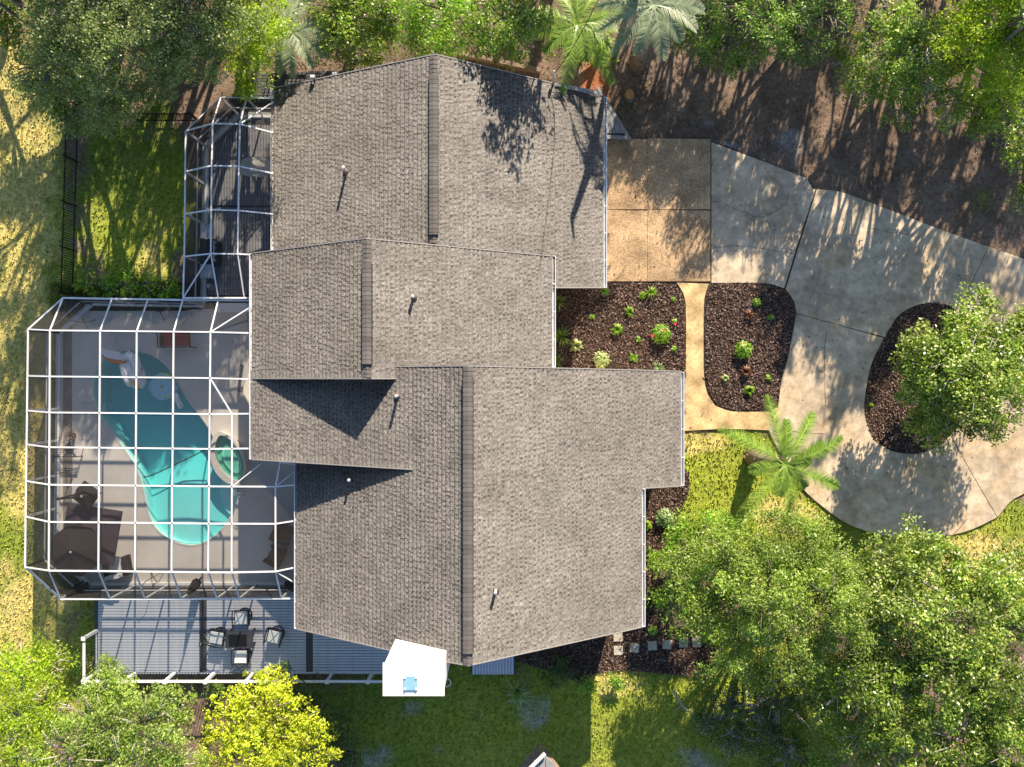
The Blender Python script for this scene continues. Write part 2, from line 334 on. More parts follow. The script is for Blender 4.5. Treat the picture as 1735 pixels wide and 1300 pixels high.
SAND = [(1340,240,28,26,.9),(1545,270,35,28,.8),(1605,318,22,14,1),(1200,205,14,10,.7),(1330,275,30,14,.7),(1250,250,60,10,.6),(1240,165,110,35,.3),(1550,250,90,40,.35),(905,1205,30,30,.9),(1190,1285,40,18,1),(640,1290,30,20,.8),(195,315,35,14,.6),(115,1045,28,25,.9),(140,1030,20,20,.7),(745,1270,30,12,.5),(700,1200,24,16,.6),(1120,1200,30,14,.6),(1075,1240,20,26,.5)]
def field(bl, x, y):
    w_ = np.zeros_like(x)
    for cx, cy, rx, ry, a in bl:
        if rx == 0: continue
        w_ = np.maximum(w_, a*np.clip(1.25-.5*np.sqrt(((x-cx)/rx)**2+((y-cy)/ry)**2)*1.0, 0, 1))
    return w_
def gcolor(wx, wy):
    px = 867.5+wx*FP/H; py = 650-wy*FP/H
    n1 = fbm(wx, wy, 2.2, 3); n2 = fbm(wx, wy, .5, 11); n3 = fbm(wx, wy, 5, 21)
    def m(bl, k=.5, s=.12, a=.55): return sst(k-s, k+s, field(bl, px, py)+(n1-.5)*a+(n2-.5)*.35)
    g = m(GRASS, .66); d = m(DRY, .62, .15, .7); c = m(CLAY, .7); s = m(SAND, .86, .25, 1.6)
    c0 = np.array([.2, .14, .1]); lit = np.array([.11, .075, .052]); grs = np.array([.25, .29, .032]); gr2 = np.array([.15, .2, .025]); dry = np.array([.56, .45, .16])
    cl = np.array([.3, .11, .05]); sa = np.array([.34, .33, .33])
    col = c0+(lit-c0)*sst(.35, .65, n1*.5+n2*.5)[:, None]
    gg = grs+(gr2-grs)*sst(.35, .7, n3)[:, None]
    straw = sst(.5, .72, fbm(wx, wy, 1.1, 40)); gg = gg+(dry*.8-gg)*(straw*.5*(.2+.7*d))[:, None]
    gg = gg+(dry-gg)*(d*(.4+.5*n2))[:, None]
    col = col+(gg-col)*g[:, None]; col = col+(cl-col)*c[:, None]; col = col+(sa-col)*(s*.6*(.3+1.2*n2))[:, None]
    return col, g
xs = np.concatenate([[-600, -200, -80, -40], np.arange(-23.5, 23.6, .11), [40, 80, 200, 600]])
ys = np.concatenate([[-600, -200, -80, -30], np.arange(-18, 18.1, .11), [30, 80, 200, 600]])
gx, gy = np.meshgrid(xs, ys); gx = gx.ravel(); gy = gy.ravel()
gcol, gg = gcolor(gx, gy)
gz = (fbm(gx, gy, .35, 60, 3)-.5)*.07*(.4+.6*gg)-.03
poolm = (gx > X(90)) & (gx < -8) & (gy < 4) & (gy > Y(1010)); gz = np.where(poolm, -2.6, gz)
nx, ny = len(xs), len(ys); idx = np.arange(nx*ny).reshape(ny, nx)
fc = np.stack([idx[:-1, :-1].ravel(), idx[:-1, 1:].ravel(), idx[1:, 1:].ravel(), idx[1:, :-1].ravel()], 1)
nmesh('ground', np.stack([gx, gy, gz], 1), fc, 'ground', smooth=True, cols=gcol, kind='structure')
# grass blades
N = 150000
bx = RNG.uniform(-21.5, 21.5, N); by = RNG.uniform(-16.5, 16.5, N); bc, bg_ = gcolor(bx, by)
px_ = 867.5+bx*FP/H; py_ = 650-by*FP/H
def inside(poly, x, y):
    r = np.zeros(len(x), bool); n = len(poly)
    for i in range(n):
        x1, y1 = poly[i]; x2, y2 = poly[(i+1) % n]
        if y1 == y2: continue
        r ^= ((y1 > y) != (y2 > y)) & (x < (x2-x1)*(y-y1)/(y2-y1)+x1)
    return r
DRIVE_OUT = [(1022,234),(1203,238),(1295,274),(1368,302),(1383,320),(1425,325),(1480,345),(1587,386),(1676,418),(1740,440),(1900,500),(1900,760),(1720,845),(1690,877),(1640,900),(1575,912),(1500,908),(1440,890),(1395,860),(1350,820),(1310,730),(1155,730),(1160,478),(1022,476)]
COVER = inside(DRIVE_OUT, px_, py_) | inside([(45,555),(105,500),(310,500),(315,220),(370,165),(465,160),(500,1140),(165,1140),(165,1015),(105,1015)], px_, py_) | inside([(440,160),(1022,160),(1155,620),(1155,825),(1090,830),(1087,1060),(505,1060),(427,780),(427,430)], px_, py_)
keep = (bg_ > RNG.uniform(.15, 1, N)) & ~COVER
bx = bx[keep]; by = by[keep]; bc = bc[keep]; n = len(bx)
h = RNG.uniform(.03, .075, n); a = RNG.uniform(0, 2*PI, n); wd = RNG.uniform(.025, .045, n); le = RNG.uniform(-.04, .04, (n, 2))
p0 = np.stack([bx-np.cos(a)*wd, by-np.sin(a)*wd, np.full(n, -.02)], 1); p1 = np.stack([bx+np.cos(a)*wd, by+np.sin(a)*wd, np.full(n, -.02)], 1)
p2 = np.stack([bx+le[:, 0], by+le[:, 1], h], 1)
nmesh('grass', np.stack([p0, p1, p2], 1).reshape(-1, 3), np.arange(3*n).reshape(n, 3), 'grassblade', cols=np.repeat(bc*1.15, 3, 0), kind='stuff', label='short patchy lawn grass around the house', cat='grass')
# leaf litter on the bare ground
N = 26000
lx = RNG.uniform(-21.5, 21.5, N); ly = RNG.uniform(-16.5, 16.5, N); _, lg = gcolor(lx, ly); lpx = 867.5+lx*FP/H; lpy = 650-ly*FP/H
k = (lg < .5) & (~inside(DRIVE_OUT, lpx, lpy) | (RNG.random(N) < .06)) & ~inside([(45,555),(105,500),(310,500),(315,220),(370,165),(465,160),(500,1140),(165,1140),(165,1015),(105,1015)], lpx, lpy)
cen = np.stack([lx, ly, np.full(N, .02)+RNG.random(N)*.02+.05*inside(DRIVE_OUT, lpx, lpy)], 1)[k]
nr = RNG.normal(size=(len(cen), 3))*.35; nr[:, 2] = 1; nr /= np.linalg.norm(nr, axis=1, keepdims=True)
v, f = leaves(cen, nr, .09, .05, 5)
nmesh('leaf_litter', v, f, 'litter', kind='stuff', label='fallen brown leaves scattered over the bare dirt', cat='leaves')
# ------------------------------------------------------------------ DRIVEWAY, PATH, BEDS
def shrink(pts, d):
    a = sum(pts[i][0]*pts[(i+1) % len(pts)][1]-pts[(i+1) % len(pts)][0]*pts[i][1] for i in range(len(pts)))
    if a < 0: pts = pts[::-1]
    out = []; n = len(pts)
    for i in range(n):
        p0 = Vector(pts[i-1][:2]); p = Vector(pts[i][:2]); p1 = Vector(pts[(i+1) % n][:2])
        a_ = (p-p0).normalized(); b_ = (p1-p).normalized(); na = Vector((-a_.y, a_.x)); nb = Vector((-b_.y, b_.x))
        m_ = (na+nb); m_ = m_/max(m_.length_squared*.5, .5); out.append(tuple(p+m_*d))
    return out
def pp(poly, z=0): return [tuple(P(a, b, z)[:2]) for a, b in poly]
def ch(pts, it=2):                         # Chaikin smoothing of a closed outline
    for _ in range(it):
        q = []
        for i in range(len(pts)):
            a_, b_ = pts[i], pts[(i+1) % len(pts)]
            q += [(a_[0]*.75+b_[0]*.25, a_[1]*.75+b_[1]*.25), (a_[0]*.25+b_[0]*.75, a_[1]*.25+b_[1]*.75)]
        pts = q
    return pts
def cr(pts, n=5, lim=38):
    N_ = len(pts); P_ = [Vector(p) for p in pts]; T_ = []
    for i in range(N_):
        a, b = P_[i]-P_[i-1], P_[(i+1) % N_]-P_[i]
        T_.append((P_[(i+1) % N_]-P_[i-1])*.5 if a.angle(b, 0) < math.radians(lim) else None)
    out = []
    for i in range(N_):
        p, q = P_[i], P_[(i+1) % N_]; d = q-p; m0 = (T_[i] or d).normalized()*d.length; m1 = (T_[(i+1) % N_] or d).normalized()*d.length
        for k in range(n):
            t = k/n; out.append(tuple(p*(2*t**3-3*t*t+1)+m0*(t**3-2*t*t+t)+q*(-2*t**3+3*t*t)+m1*(t**3-t*t)))
    return out
ISL = cr([(1604,517),(1560,516),(1522,536),(1498,570),(1479,612),(1467,665),(1466,705),(1480,745),(1515,765),(1565,766),(1612,735),(1640,690),(1652,630),(1640,565)], 5, 60)
drive = MB().ext(shrink(pp(cr(DRIVE_OUT)), .03), -.08, .012).build('driveway', 'joint', kind='structure')
SLABS = [
 [(1205,240),(1295,274),(1368,302),(1377,318),(1382,321),(1355,405),(1329,489),(1300,481),(1205,480)],
 [(1384,320),(1425,325),(1480,345),(1587,386),(1676,418),(1648,475),(1624,528),(1604,517),(1560,516),(1522,536),(1501,572),(1425,552),(1349,531),(1345,511),(1331,490),(1357,405)],
 [(1676,418),(1740,440),(1900,500),(1900,650),(1652,640),(1640,565),(1624,528),(1648,475)],
 [(1349,531),(1425,552),(1500,573),(1479,612),(1467,665),(1466,705),(1480,745),(1515,765),(1565,766),(1610,737),(1650,808),(1690,877),(1640,900),(1575,912),(1500,908),(1440,890),(1395,860),(1360,828),(1330,780),(1303,730),(1303,697),(1318,690),(1324,645),(1336,600)],
 [(1610,737),(1640,690),(1652,641),(1900,651),(1900,760),(1720,845),(1690,877),(1650,808)]]
for s_ in SLABS: MB().ext(shrink(pp(cr(s_), .05), .013), -.06, .05).build('slab', 'concrete', drive)
for x0, x1 in ((1010, 1097), (1097, 1204)):
    for y0, y1 in ((234, 355), (355, 477)):
        MB().ext(shrink(pp([(x0, y0), (x1, y0+2), (x1, y1), (x0, y1)], .05), .006), -.06, .052).build('slab', 'aggregate', drive, label='exposed pebble concrete slab by the garage')
for q in [[(1207,343),(1222,342),(1236,350),(1255,358),(1275,367),(1297,368),(1318,356),(1333,345),(1337,325)],[(1207,420),(1240,417),(1270,418),(1300,422),(1345,430)],[(1297,370),(1310,395),(1313,415)],[(1475,387),(1500,393),(1530,396),(1560,402)],[(1400,560),(1396,620),(1399,690)],[(1550,640),(1556,650)],[(1640,880),(1615,905)],[(1340,731),(1365,734),(1400,736)]]:
    q2 = []
    for (a0, b0), (a1, b1) in zip(q, q[1:]):
        for t in (0, .33, .66): q2.append(P(a0+(a1-a0)*t+random.uniform(-1.2,1.2), b0+(b1-b0)*t+random.uniform(-1.2,1.2), .054))
    q2.append(P(*q[-1], .054)); m_ = MB()
    for a_, b_ in zip(q2, q2[1:]): m_.bar(a_, b_, random.uniform(.008,.018), .006)
    m_.build('crack', 'joint', drive)
PATH = [(1147,479),(1201,481),(1197,492),(1193,510),(1192,580),(1193,640),(1199,668),(1212,688),(1240,697),(1303,698),(1303,729),(1230,727),(1180,729),(1150,731),(1150,640),(1162,640),(1162,520),(1158,498)]
MB().ext(pp(cr(PATH), .05), -.06, .048).build('front_path', 'path', kind='structure')
for q in [[(1206,482),(1250,479),(1300,481),(1330,494),(1344,512),(1348,535),(1337,590),(1323,645),(1317,688),(1290,694),(1240,695),(1216,686),(1202,666),(1195,640),(1195,520),(1198,495)],
          [(930,470),(1022,478),(1145,481),(1156,500),(1160,520),(1160,640),(1160,700),(1120,720),(930,700)], ISL,
          [(1060,800),(1168,800),(1166,835),(1150,870),(1158,905),(1110,940),(1125,1010),(1120,1060),(1180,1070),(1215,1100),(1200,1150),(1130,1142),(1050,1135),(1010,1140),(985,1158),(940,1140),(860,1115),(860,1020),(1060,1000)]]:
    o = MB().ext(pp(cr(q) if q is not ISL else q), -.08, .035).build('mulch_bed', 'mulchbase', kind='structure')
    qw = np.array(pp(q)); lo_, hi_ = qw.min(0), qw.max(0); ar = (hi_-lo_).prod(); n = int(ar*480)
    x_ = RNG.uniform(lo_[0], hi_[0], n); y_ = RNG.uniform(lo_[1], hi_[1], n); k = inside([tuple(a) for a in qw], x_, y_)
    cen = np.stack([x_, y_, .04+RNG.random(n)*.05], 1)[k]; nr = RNG.normal(size=(len(cen), 3))*.55; nr[:, 2] = 1; nr /= np.linalg.norm(nr, axis=1, keepdims=True)
    v, f = leaves(cen, nr, .1, .045, int(ar*10))
    nmesh('mulch_chips', v, f, 'chips', o, kind='stuff')
for i, (a, b, r_) in enumerate([(1047,1079,2),(1047.5,1102,1),(1075,1098,-7),(1105,1094,3),(1130,1092,-4),(1158,1089,2),(1180,1088,5)]):
    c = P(a, b, .06); R = Matrix.Rotation(math.radians(r_), 3, 'Z')
    t = MB(); t.box((0, 0, .03), (.36, .36, .06)); 
    o = t.build('stepping_stone', 'paver', None, ['square pale stepping stone half tucked under the roof edge', 'square stepping stone at the bend directly below the topmost one', 'tilted stepping stone second in the row along the mulch', 'third stepping stone of the mulch row, middle one', 'fourth stepping stone of the mulch row from the corner', 'fifth stepping stone of the mulch row, second nearest the trees', 'last stepping stone of the row, half hidden under the tree leaves'][i], 'stepping stone', 'stepping stones across the mulch')
    o.location = (c.x, c.y, .035); o.rotation_euler = (0, 0, math.radians(r_))
# ------------------------------------------------------------------ HOUSE
house = empty('house', (0, 0, 0), 'large house with three staggered grey shingle gable roofs', 'house')
def slab_roof(ridge, eave, zr, ze, top, bot, name='roof_slope'):
    """ridge/eave px columns; top/bot = (py at ridge, py at eave)."""
    rx, ex = X(ridge, zr), X(eave, ze)
    A = Vector((rx, Y(top[0], zr), zr)); B = Vector((rx, Y(bot[0], zr), zr)); D = Vector((ex, Y(top[1], ze), ze)); E = Vector((ex, Y(bot[1], ze), ze))
    nrm = (D-A).cross(B-A).normalized()
    if nrm.z < 0: nrm = -nrm
    th = .13; quad = [A, B, E, D]
    m = MB().prism([q-Vector((0, 0, th)) for q in quad] if (B-A).cross(E-A).z > 0 else [q-Vector((0, 0, th)) for q in quad[::-1]], quad if (B-A).cross(E-A).z > 0 else quad[::-1])
    o = m.build(name, 'roofbase', house)
    # fascia strips along the rakes
    for p, q in ((A, D), (B, E)):
        s_ = 1 if (p is A) else -1
        MB().bar(p+Vector((0, .02*s_, -.075)), q+Vector((0, .02*s_, -.075)), .035, .17).build('fascia', 'fascia', house)
        MB().bar(p+Vector((0, .015*s_, .022)), q+Vector((0, .015*s_, .022)), .03, .02).build('drip_edge', 'dripedge', house)
    # shingle courses
    Ls = (D-A).length; dv = (D-A)/Ls; dvx = Vector(((D.x-A.x), 0, (D.z-A.z))); Lx = dvx.length; dvx /= Lx
    exp_ = 7.35*(H-(zr+ze)/2)/FP/abs(dvx.x); nc = max(1, int(round(Lx/exp_))); exp_ = Lx/nc
    V = []; sn = np.array(nrm); ax = np.array(A); dd = np.array(dvx)
    Vl = []
    for i in range(nc):
        t0, t1 = i*exp_, (i+1)*exp_
        f0, f1 = i/nc, (i+1)/nc; fm = (f0+f1)/2
        y0 = max(A.y+(D.y-A.y)*f0, A.y+(D.y-A.y)*f1); y1 = min(B.y+(E.y-B.y)*f0, B.y+(E.y-B.y)*f1)
        y = y1-random.random()*.0; lead = random.uniform(.02, .2); V.append((t0+.012, t1+.002, y, min(y+lead, y0), .006, .026)); y = min(y+lead, y0)
        first = True
        while y < y0-.02:
            wt = random.choice((.07,.08,.095,.12,.17))*random.uniform(.9,1.1); yb = min(y+wt, y0)
            gap = random.uniform(.05, .095)
            V.append((t0+.012, t1+.002, y+.002, yb-.002, .006, .024+random.random()*.005))
            ye = min(yb+gap, y0)
            if ye > yb+.01:
                tm = t0+exp_*random.uniform(.38, .72); Vl.append((t0+.006, tm, yb, ye, .003, .012)); V.append((tm, t1+.001, yb, ye, .012, .02))  # gap piece just below the course above carries the painted shade colour
            y = ye
    def tomesh(V, nm, mt):
        a_ = np.array(V); n_ = len(a_)
        if n_ == 0: return
        o_ = []
        base = ax[None, :]
        def pt(t, yy, hh):
            tt = np.clip(t/Lx, 0, 1); yy = np.clip(yy, B.y+(E.y-B.y)*tt, A.y+(D.y-A.y)*tt); q = np.zeros((n_, 3)); q[:, 0] = ax[0]+dd[0]*t+sn[0]*hh; q[:, 1] = yy; q[:, 2] = ax[2]+dd[2]*t+sn[2]*hh; return q
        z0 = np.zeros(n_)
        vs = np.stack([pt(a_[:,0], a_[:,2], a_[:,4]), pt(a_[:,1], a_[:,2], a_[:,5]), pt(a_[:,1], a_[:,3], a_[:,5]), pt(a_[:,0], a_[:,3], a_[:,4]),
                       pt(a_[:,0], a_[:,2], z0-.02), pt(a_[:,1], a_[:,2], z0-.02), pt(a_[:,1], a_[:,3], z0-.02), pt(a_[:,0], a_[:,3], z0-.02)], 1).reshape(-1, 3)
        k_ = np.arange(n_)[:, None]*8
        fs = np.concatenate([k_+np.array([0,1,2,3]), k_+np.array([5,1,0,4][::-1]), k_+np.array([1,5,6,2]), k_+np.array([2,6,7,3])], 0)
        if dd[0] < 0: fs = fs[:, ::-1]
        nmesh(nm, vs, fs, mt, o, kind='stuff')
    tomesh(V, 'shingles', 'shingle'); tomesh(Vl, 'shingle_recess_shade', 'shingleshade')
    return o
Z1r, Z2r, Z3r = 5.0, 6.15, 7.2
slab_roof(737, 465, Z1r, 2.5, (93, 150), (470, 470))
slab_roof(737, 1022, Z1r, 2.5, (93, 163), (487, 487))
slab_roof(620, 428, Z2r, 3.2, (405, 430), (641, 641))
slab_roof(620, 935, Z2r, 3.35, (405, 435), (641, 641))
ZB = 6.0
slab_roof(793, 700, Z3r, ZB, (621, 622), (1127, 1110))
slab_roof(700, 427, ZB, 3.2, (622, 622), (795, 778))
slab_roof(700, 503, ZB, 3.15, (795, 785), (1110, 1065))
slab_roof(793, 1087, Z3r, 3.42, (621, 628), (1127, 1062))
slab_roof(1087, 1153, 3.42, 2.43, (628, 630), (827, 823))
# ridge caps: a raised vent under folded cap shingles
def ridge(px, z, y0, y1, yt):
    x = X(px, z); a, b = Y(y0, z), Y(y1, z)
    m = MB().prism([(x-.17, b, z-.1), (x+.17, b, z-.1), (x+.17, a, z-.1), (x-.17, a, z-.1)], [(x-.15, b, z+.05), (x+.15, b, z+.05), (x+.15, a, z+.05), (x-.15, a, z+.05)])
    v = m.build('ridge_vent', 'vent', house)
    m = MB(); y = a; 
    while y > b+.03:
        y2 = max(y-.15, b); m.add([(x-.155, y, z+.045), (x, y, z+.085), (x+.155, y, z+.045), (x-.155, y2, z+.052), (x, y2, z+.092), (x+.155, y2, z+.052), (x-.155, y2, z+.03), (x+.155, y2, z+.03)],
                                [(0, 3, 4, 1), (1, 4, 5, 2), (3, 6, 4), (4, 7, 5)]); y = y2
    m.build('ridge_cap', 'cap', house, kind='stuff')
    for ya, yb in ((Y(yt[0], z), a), (b, Y(yt[1], z))):
        m = MB(); y = ya
        while y > yb+.02:
            y2 = max(y-.15, yb); m.add([(x-.15, y, z-.035), (x, y, z+.03), (x+.15, y, z-.035), (x-.15, y2, z-.025), (x, y2, z+.045), (x+.15, y2, z-.025)], [(0, 3, 4, 1), (1, 4, 5, 2)]); y = y2
        m.build('hip_cap', 'cap', house, kind='stuff')
ridge(735, Z1r, 128, 398, (94, 412)); ridge(622, Z2r, 447, 618, (406, 640)); ridge(793, Z3r, 640, 1107, (621, 1126))
def gutter(px, z, y0, y1, side):
    x = X(px, z); a, b = Y(y0, z), Y(y1, z); w_ = .11; s = side
    m = MB(); cy = (a+b)/2; L_ = abs(a-b)
    m.box((x+s*(w_/2), cy, z-.12), (w_, L_, .012)); m.box((x+s*.006, cy, z-.07), (.012, L_, .1)); m.box((x+s*w_, cy, z-.06), (.022, L_, .13))
    for e in (a, b): m.box((x+s*w_/2, e, z-.06), (w_, .02, .12))
    g = m.build('gutter', 'white', house)
    n = max(2, int(L_/.9)); m = MB()
    for i in range(1, n): m.box((x+s*w_/2, min(a, b)+L_*i/n, z+.002), (w_*1.1, .025, .012))
    m.build('gutter_hanger', 'white', g)
gutter(464, 2.5, 150, 424, -1); gutter(1023, 2.5, 165, 487, 1); gutter(428, 3.2, 430, 778, -1); gutter(936, 3.35, 434, 622, 1)
gutter(504, 3.15, 789, 1065, -1); gutter(1088, 3.42, 829, 1062, 1); gutter(1154, 2.43, 631, 823, 1)
for gx_, za, zb, k_ in ((464-3, 160, 420, 260), (1023, 170, 240, 40)):
    cen = np.stack([X(gx_, 2.5)+RNG.uniform(-.02, .12, k_), RNG.uniform(Y(zb, 2.5), Y(za, 2.5), k_), np.full(k_, 2.5)+RNG.random(k_)*.03], 1); nr = RNG.normal(size=(k_, 3))*.4+np.array([0, 0, 1]); nr /= np.linalg.norm(nr, axis=1, keepdims=True)
    v, f = leaves(cen, nr, .07, .04, k_); nmesh('leaf_debris', v, f, 'litter', house, kind='stuff')
# walls (with gable tops) set in from the eaves
def wing(prof, ya, yb):
    MB().add([(x, ya, z) for x, z in prof]+[(x, yb, z) for x, z in prof],
             [tuple(range(len(prof)))[::-1], tuple(range(len(prof), 2*len(prof)))]+[(i, (i+1) % len(prof), len(prof)+(i+1) % len(prof), len(prof)+i) for i in range(len(prof))]).build('wall', 'siding', house)
def prof(xl, zl, xr, zr_, xe, ze, inset=.45, d=.2):
    sl_ = (zr_-zl)/(xr-xl); sr_ = (zr_-ze)/(xe-xr)
    return [(xl+inset, -.1), (xe-inset, -.1), (xe-inset, ze+sr_*inset-d), (xr, zr_-d), (xl+inset, zl+sl_*inset-d)]
wing(prof(X(465,2.5), 2.5, X(737,Z1r), Z1r, X(1022,2.5), 2.5), Y(487,2.5)+.35, Y(150,2.5)-.35)
wing(prof(X(428,3.2), 3.2, X(620,Z2r), Z2r, X(935,3.35), 3.35), Y(641,5)+.06, Y(430,3.2)-.35)
wing(prof(X(503,3.15), 3.15, X(793,Z3r), Z3r, X(1087,3.42), 3.42), Y(1065,3.15)+.35, Y(622,5)-.2)
x7 = X(700, ZB); s3a = (ZB-3.2)/(x7-X(427,3.2))
wing([(X(427,3.2)+.45, -.1), (x7, -.1), (x7, ZB-.2), (X(427,3.2)+.45, 3.2+.45*s3a-.2)], Y(778,3.2)+.12, Y(622,4)-.2)
wing([(X(1087,3.42)-.46, -.1), (X(1153,2.43)-.45, -.1), (X(1153,2.43)-.45, 2.4), (X(1087,3.42)-.46, 3.1)], Y(823,2.43)+.3, Y(630,2.43)-.3)
# openings on the walls facing the drive and the pool
def opening(face, x, y0, y1, z0, z1, name, pane):
    f_ = MB().box((x, (y0+y1)/2, (z0+z1)/2), (.06, abs(y1-y0)+.16, z1-z0+.16)).build(name, 'trim', house)
    if pane == 'glass': MB().box((x+face*.035, (y0+y1)/2, (z0+z1)/2), (.02, abs(y1-y0), z1-z0)).build('pane', 'glass', f_)
    else:
        for i in range(4): MB().box((x+face*.035, (y0+y1)/2, z0+(i+.5)*(z1-z0)/4), (.03, abs(y1-y0)-.04, (z1-z0)/4-.03)).build('panel', 'white', f_)
xe1 = X(1022,2.5)-.43
opening(1, xe1, 4.4, 6.8, .05, 2.1, 'garage_door', 'p'); opening(1, xe1, 7.3, 9.7, .05, 2.1, 'garage_door', 'p')
opening(1, X(1087,3.42)-.43, -7.6, -6.2, .9, 2.1, 'window', 'glass'); opening(1, X(1153,2.43)-.43, -2.6, -1.2, .8, 2.0, 'window', 'glass')
opening(-1, X(503,3.15)+.43, -7.4, -5.2, .5, 2.3, 'sliding_door', 'glass'); opening(-1, X(428,3.2)+.43, 1.2, 3.2, .5, 2.3, 'sliding_door', 'glass'); opening(-1, X(465,2.5)+.43, 6, 7.6, .9, 2.0, 'window', 'glass')
# roof planes for placing things on the roof
def on_roof(px, py, plane):
    r, e, zr_, ze = plane; z = ze
    for _ in range(30):
        x = X(px, z); t = (x-X(r, zr_))/(X(e, ze)-X(r, zr_)); z = zr_+(ze-zr_)*t
    return P(px, py, z)
R1L, R1R, R2R, R3B, R3M, R3R = (737,465,Z1r,2.5), (737,1022,Z1r,2.5), (620,935,Z2r,3.35), (700,503,ZB,3.15), (700,427,ZB,3.2), (793,1087,Z3r,3.42)
for px, py, pl, h_ in ((587,291,R1L,.55), (701,504,R2R,.35), (674,671,R3M,.42), (594,812,R3B,.3), (840,999,R3R,.4)):
    b = on_roof(px, py, pl)
    p = MB().tube([b-Vector((0,0,.1)), b+Vector((0,0,h_))], .05, 10).build('vent_pipe', 'metal', house)
    MB().lathe(b+Vector((0,0,h_)), [(.05,-.03),(.055,0),(.055,.03),(.03,.04)], 12).build('pipe_cap', 'metal', p)
    MB().lathe(b, [(.13,.0),(.11,.03),(.055,.1)], 12).build('flashing', 'fascia', p)
for px, py in ((530,130),(567,126)):
    c = P(px, py, 3.3); f_ = MB().box(c, (.16,.1,.12)).build('flood_light', 'metal', house); MB().bar(c, c+Vector((0,-.25,-.05)), .04).build('bracket', 'metal', f_)
# service mast with its cable
mp = P(938, 141, 3.35)
ms_ = MB().tube([mp-Vector((0,0,.5)), mp+Vector((0,.1,.35)), mp+Vector((.0,.25,.42)), mp+Vector((.0,.32,.3))], .035, 8).build('service_mast', 'metal', house)
MB().bar(P(940,143,3.3), P(1012,158,2.75), .14, .05).build('loose_gable_board', 'greyboard', house, label='weathered board lying along the garage gable edge')
pts = [mp+Vector((0,.2,.3))+(P(1050,-60,8)-mp)*t+Vector((0,0,-.9*math.sin(PI*t))) for t in [i/14 for i in range(15)]]
MB().tube(pts, .013, 6).build('power_cable', 'black', None, 'thin black cable running from the garage gable into the palms', 'cable')
# chimney chase
chm = empty('chimney', (X(705,6), -9.03, 5), 'tall white boxy chimney at the lower gable end of the roof', 'chimney'); chm.parent = house; del chm['category']; chm['label'] = 'tall white boxy chimney with a metal flue'
MB().box((-3.0, -9.03, 3.9), (1.8, .92, 8.1)).build('chase', 'chimney', chm)
MB().box((-3.0, -9.03, 7.98), (1.88, 1.0, .06)).build('chimney_cap', 'chimney', chm)
fc_ = P(695,1160,8.15); MB().box((fc_.x, fc_.y, 8.03), (.42,.42,.06)).build('flue', 'flue', chm); 
m = MB()
for sx_ in (-1,1):
    for sy_ in (-1,1): m.box((fc_.x+sx_*.17, fc_.y+sy_*.17, 8.07), (.05,.05,.04))
m.build('flue_foot', 'white', chm)
c = P(757,1157,6.2); m = MB(); m.tube([c+Vector((.13*math.cos(t), .13*math.sin(t), 0)) for t in [2*PI*i/20 for i in range(21)]], .014, 6, False); m.bar(c+Vector((-.13,0,0)), c+Vector((-.3,0,0)), .02); m.build('wire_ring', 'white', chm)
# ------------------------------------------------------------------ POOL AREA
ZD = .3
POOL = [(160,665),(161,645),(165,625),(174,610),(192,599),(215,594),(240,596),(263,604),(284,620),(300,643),(318,677),(338,702),(353,722),(362,738),(372,770),(385,800),(401,822),(405,842),(400,858),(388,880),(371,903),(350,918),(330,923),(307,920),(282,909),(263,891),(254,870),(249,848),(244,822),(236,798),(223,773),(203,746),(184,720),(170,700),(163,685)]
POOL = ch(POOL, 2)
outer = pp([(40+58,562),(133,527),(315,527),(330,524),(550,524),(550,990),(150,997),(96,950)], ZD)
# deck slab with the pool cut out (bridge polygon)
def ring_sheet(name, out, inn, z0, z1, m, parent=None, **kw):
    bm = bmesh.new()
    def loop(pts):
        vs = [bm.verts.new((p[0], p[1], z1)) for p in pts]
        return [bm.edges.new((vs[i], vs[(i+1) % len(vs)])) for i in range(len(vs))]
    es = loop(out)+loop(inn)
    bmesh.ops.triangle_fill(bm, use_beauty=True, edges=es)
    for f_ in bm.faces:
        if f_.normal.z < 0: f_.normal_flip()
    me = bpy.data.meshes.new(name); bm.to_mesh(me); bm.free()
    vs = [tuple(v_.co) for v_ in me.vertices]; fs = [tuple(p_.vertices) for p_ in me.polygons]
    mb = MB(); mb.add(vs, fs)
    for pts in (out, inn):
        n_ = len(pts); mb.add([(p[0], p[1], z1) for p in pts]+[(p[0], p[1], z0) for p in pts], [(i, (i+1) % n_, n_+(i+1) % n_, n_+i) for i in range(n_)])
    return mb.build(name, m, parent, **kw)
poolw = pp(POOL, .2)
pdeck = ring_sheet('pool_deck', outer, poolw, -.3, ZD, 'pooldeck', kind='structure')
cop_out = shrink(poolw, -.07)
ring_sheet('coping', cop_out, poolw, .2, ZD+.012, 'coping', pdeck)
MB().ext(pp([(107,566),(122,548),(122,900),(107,900)], ZD), ZD-.02, ZD+.006).build('planter_strip', 'pavement', pdeck)
pool = empty('swimming_pool', P(280,760,-1.2), 'long curved turquoise swimming pool inside the screened cage', 'swimming pool')
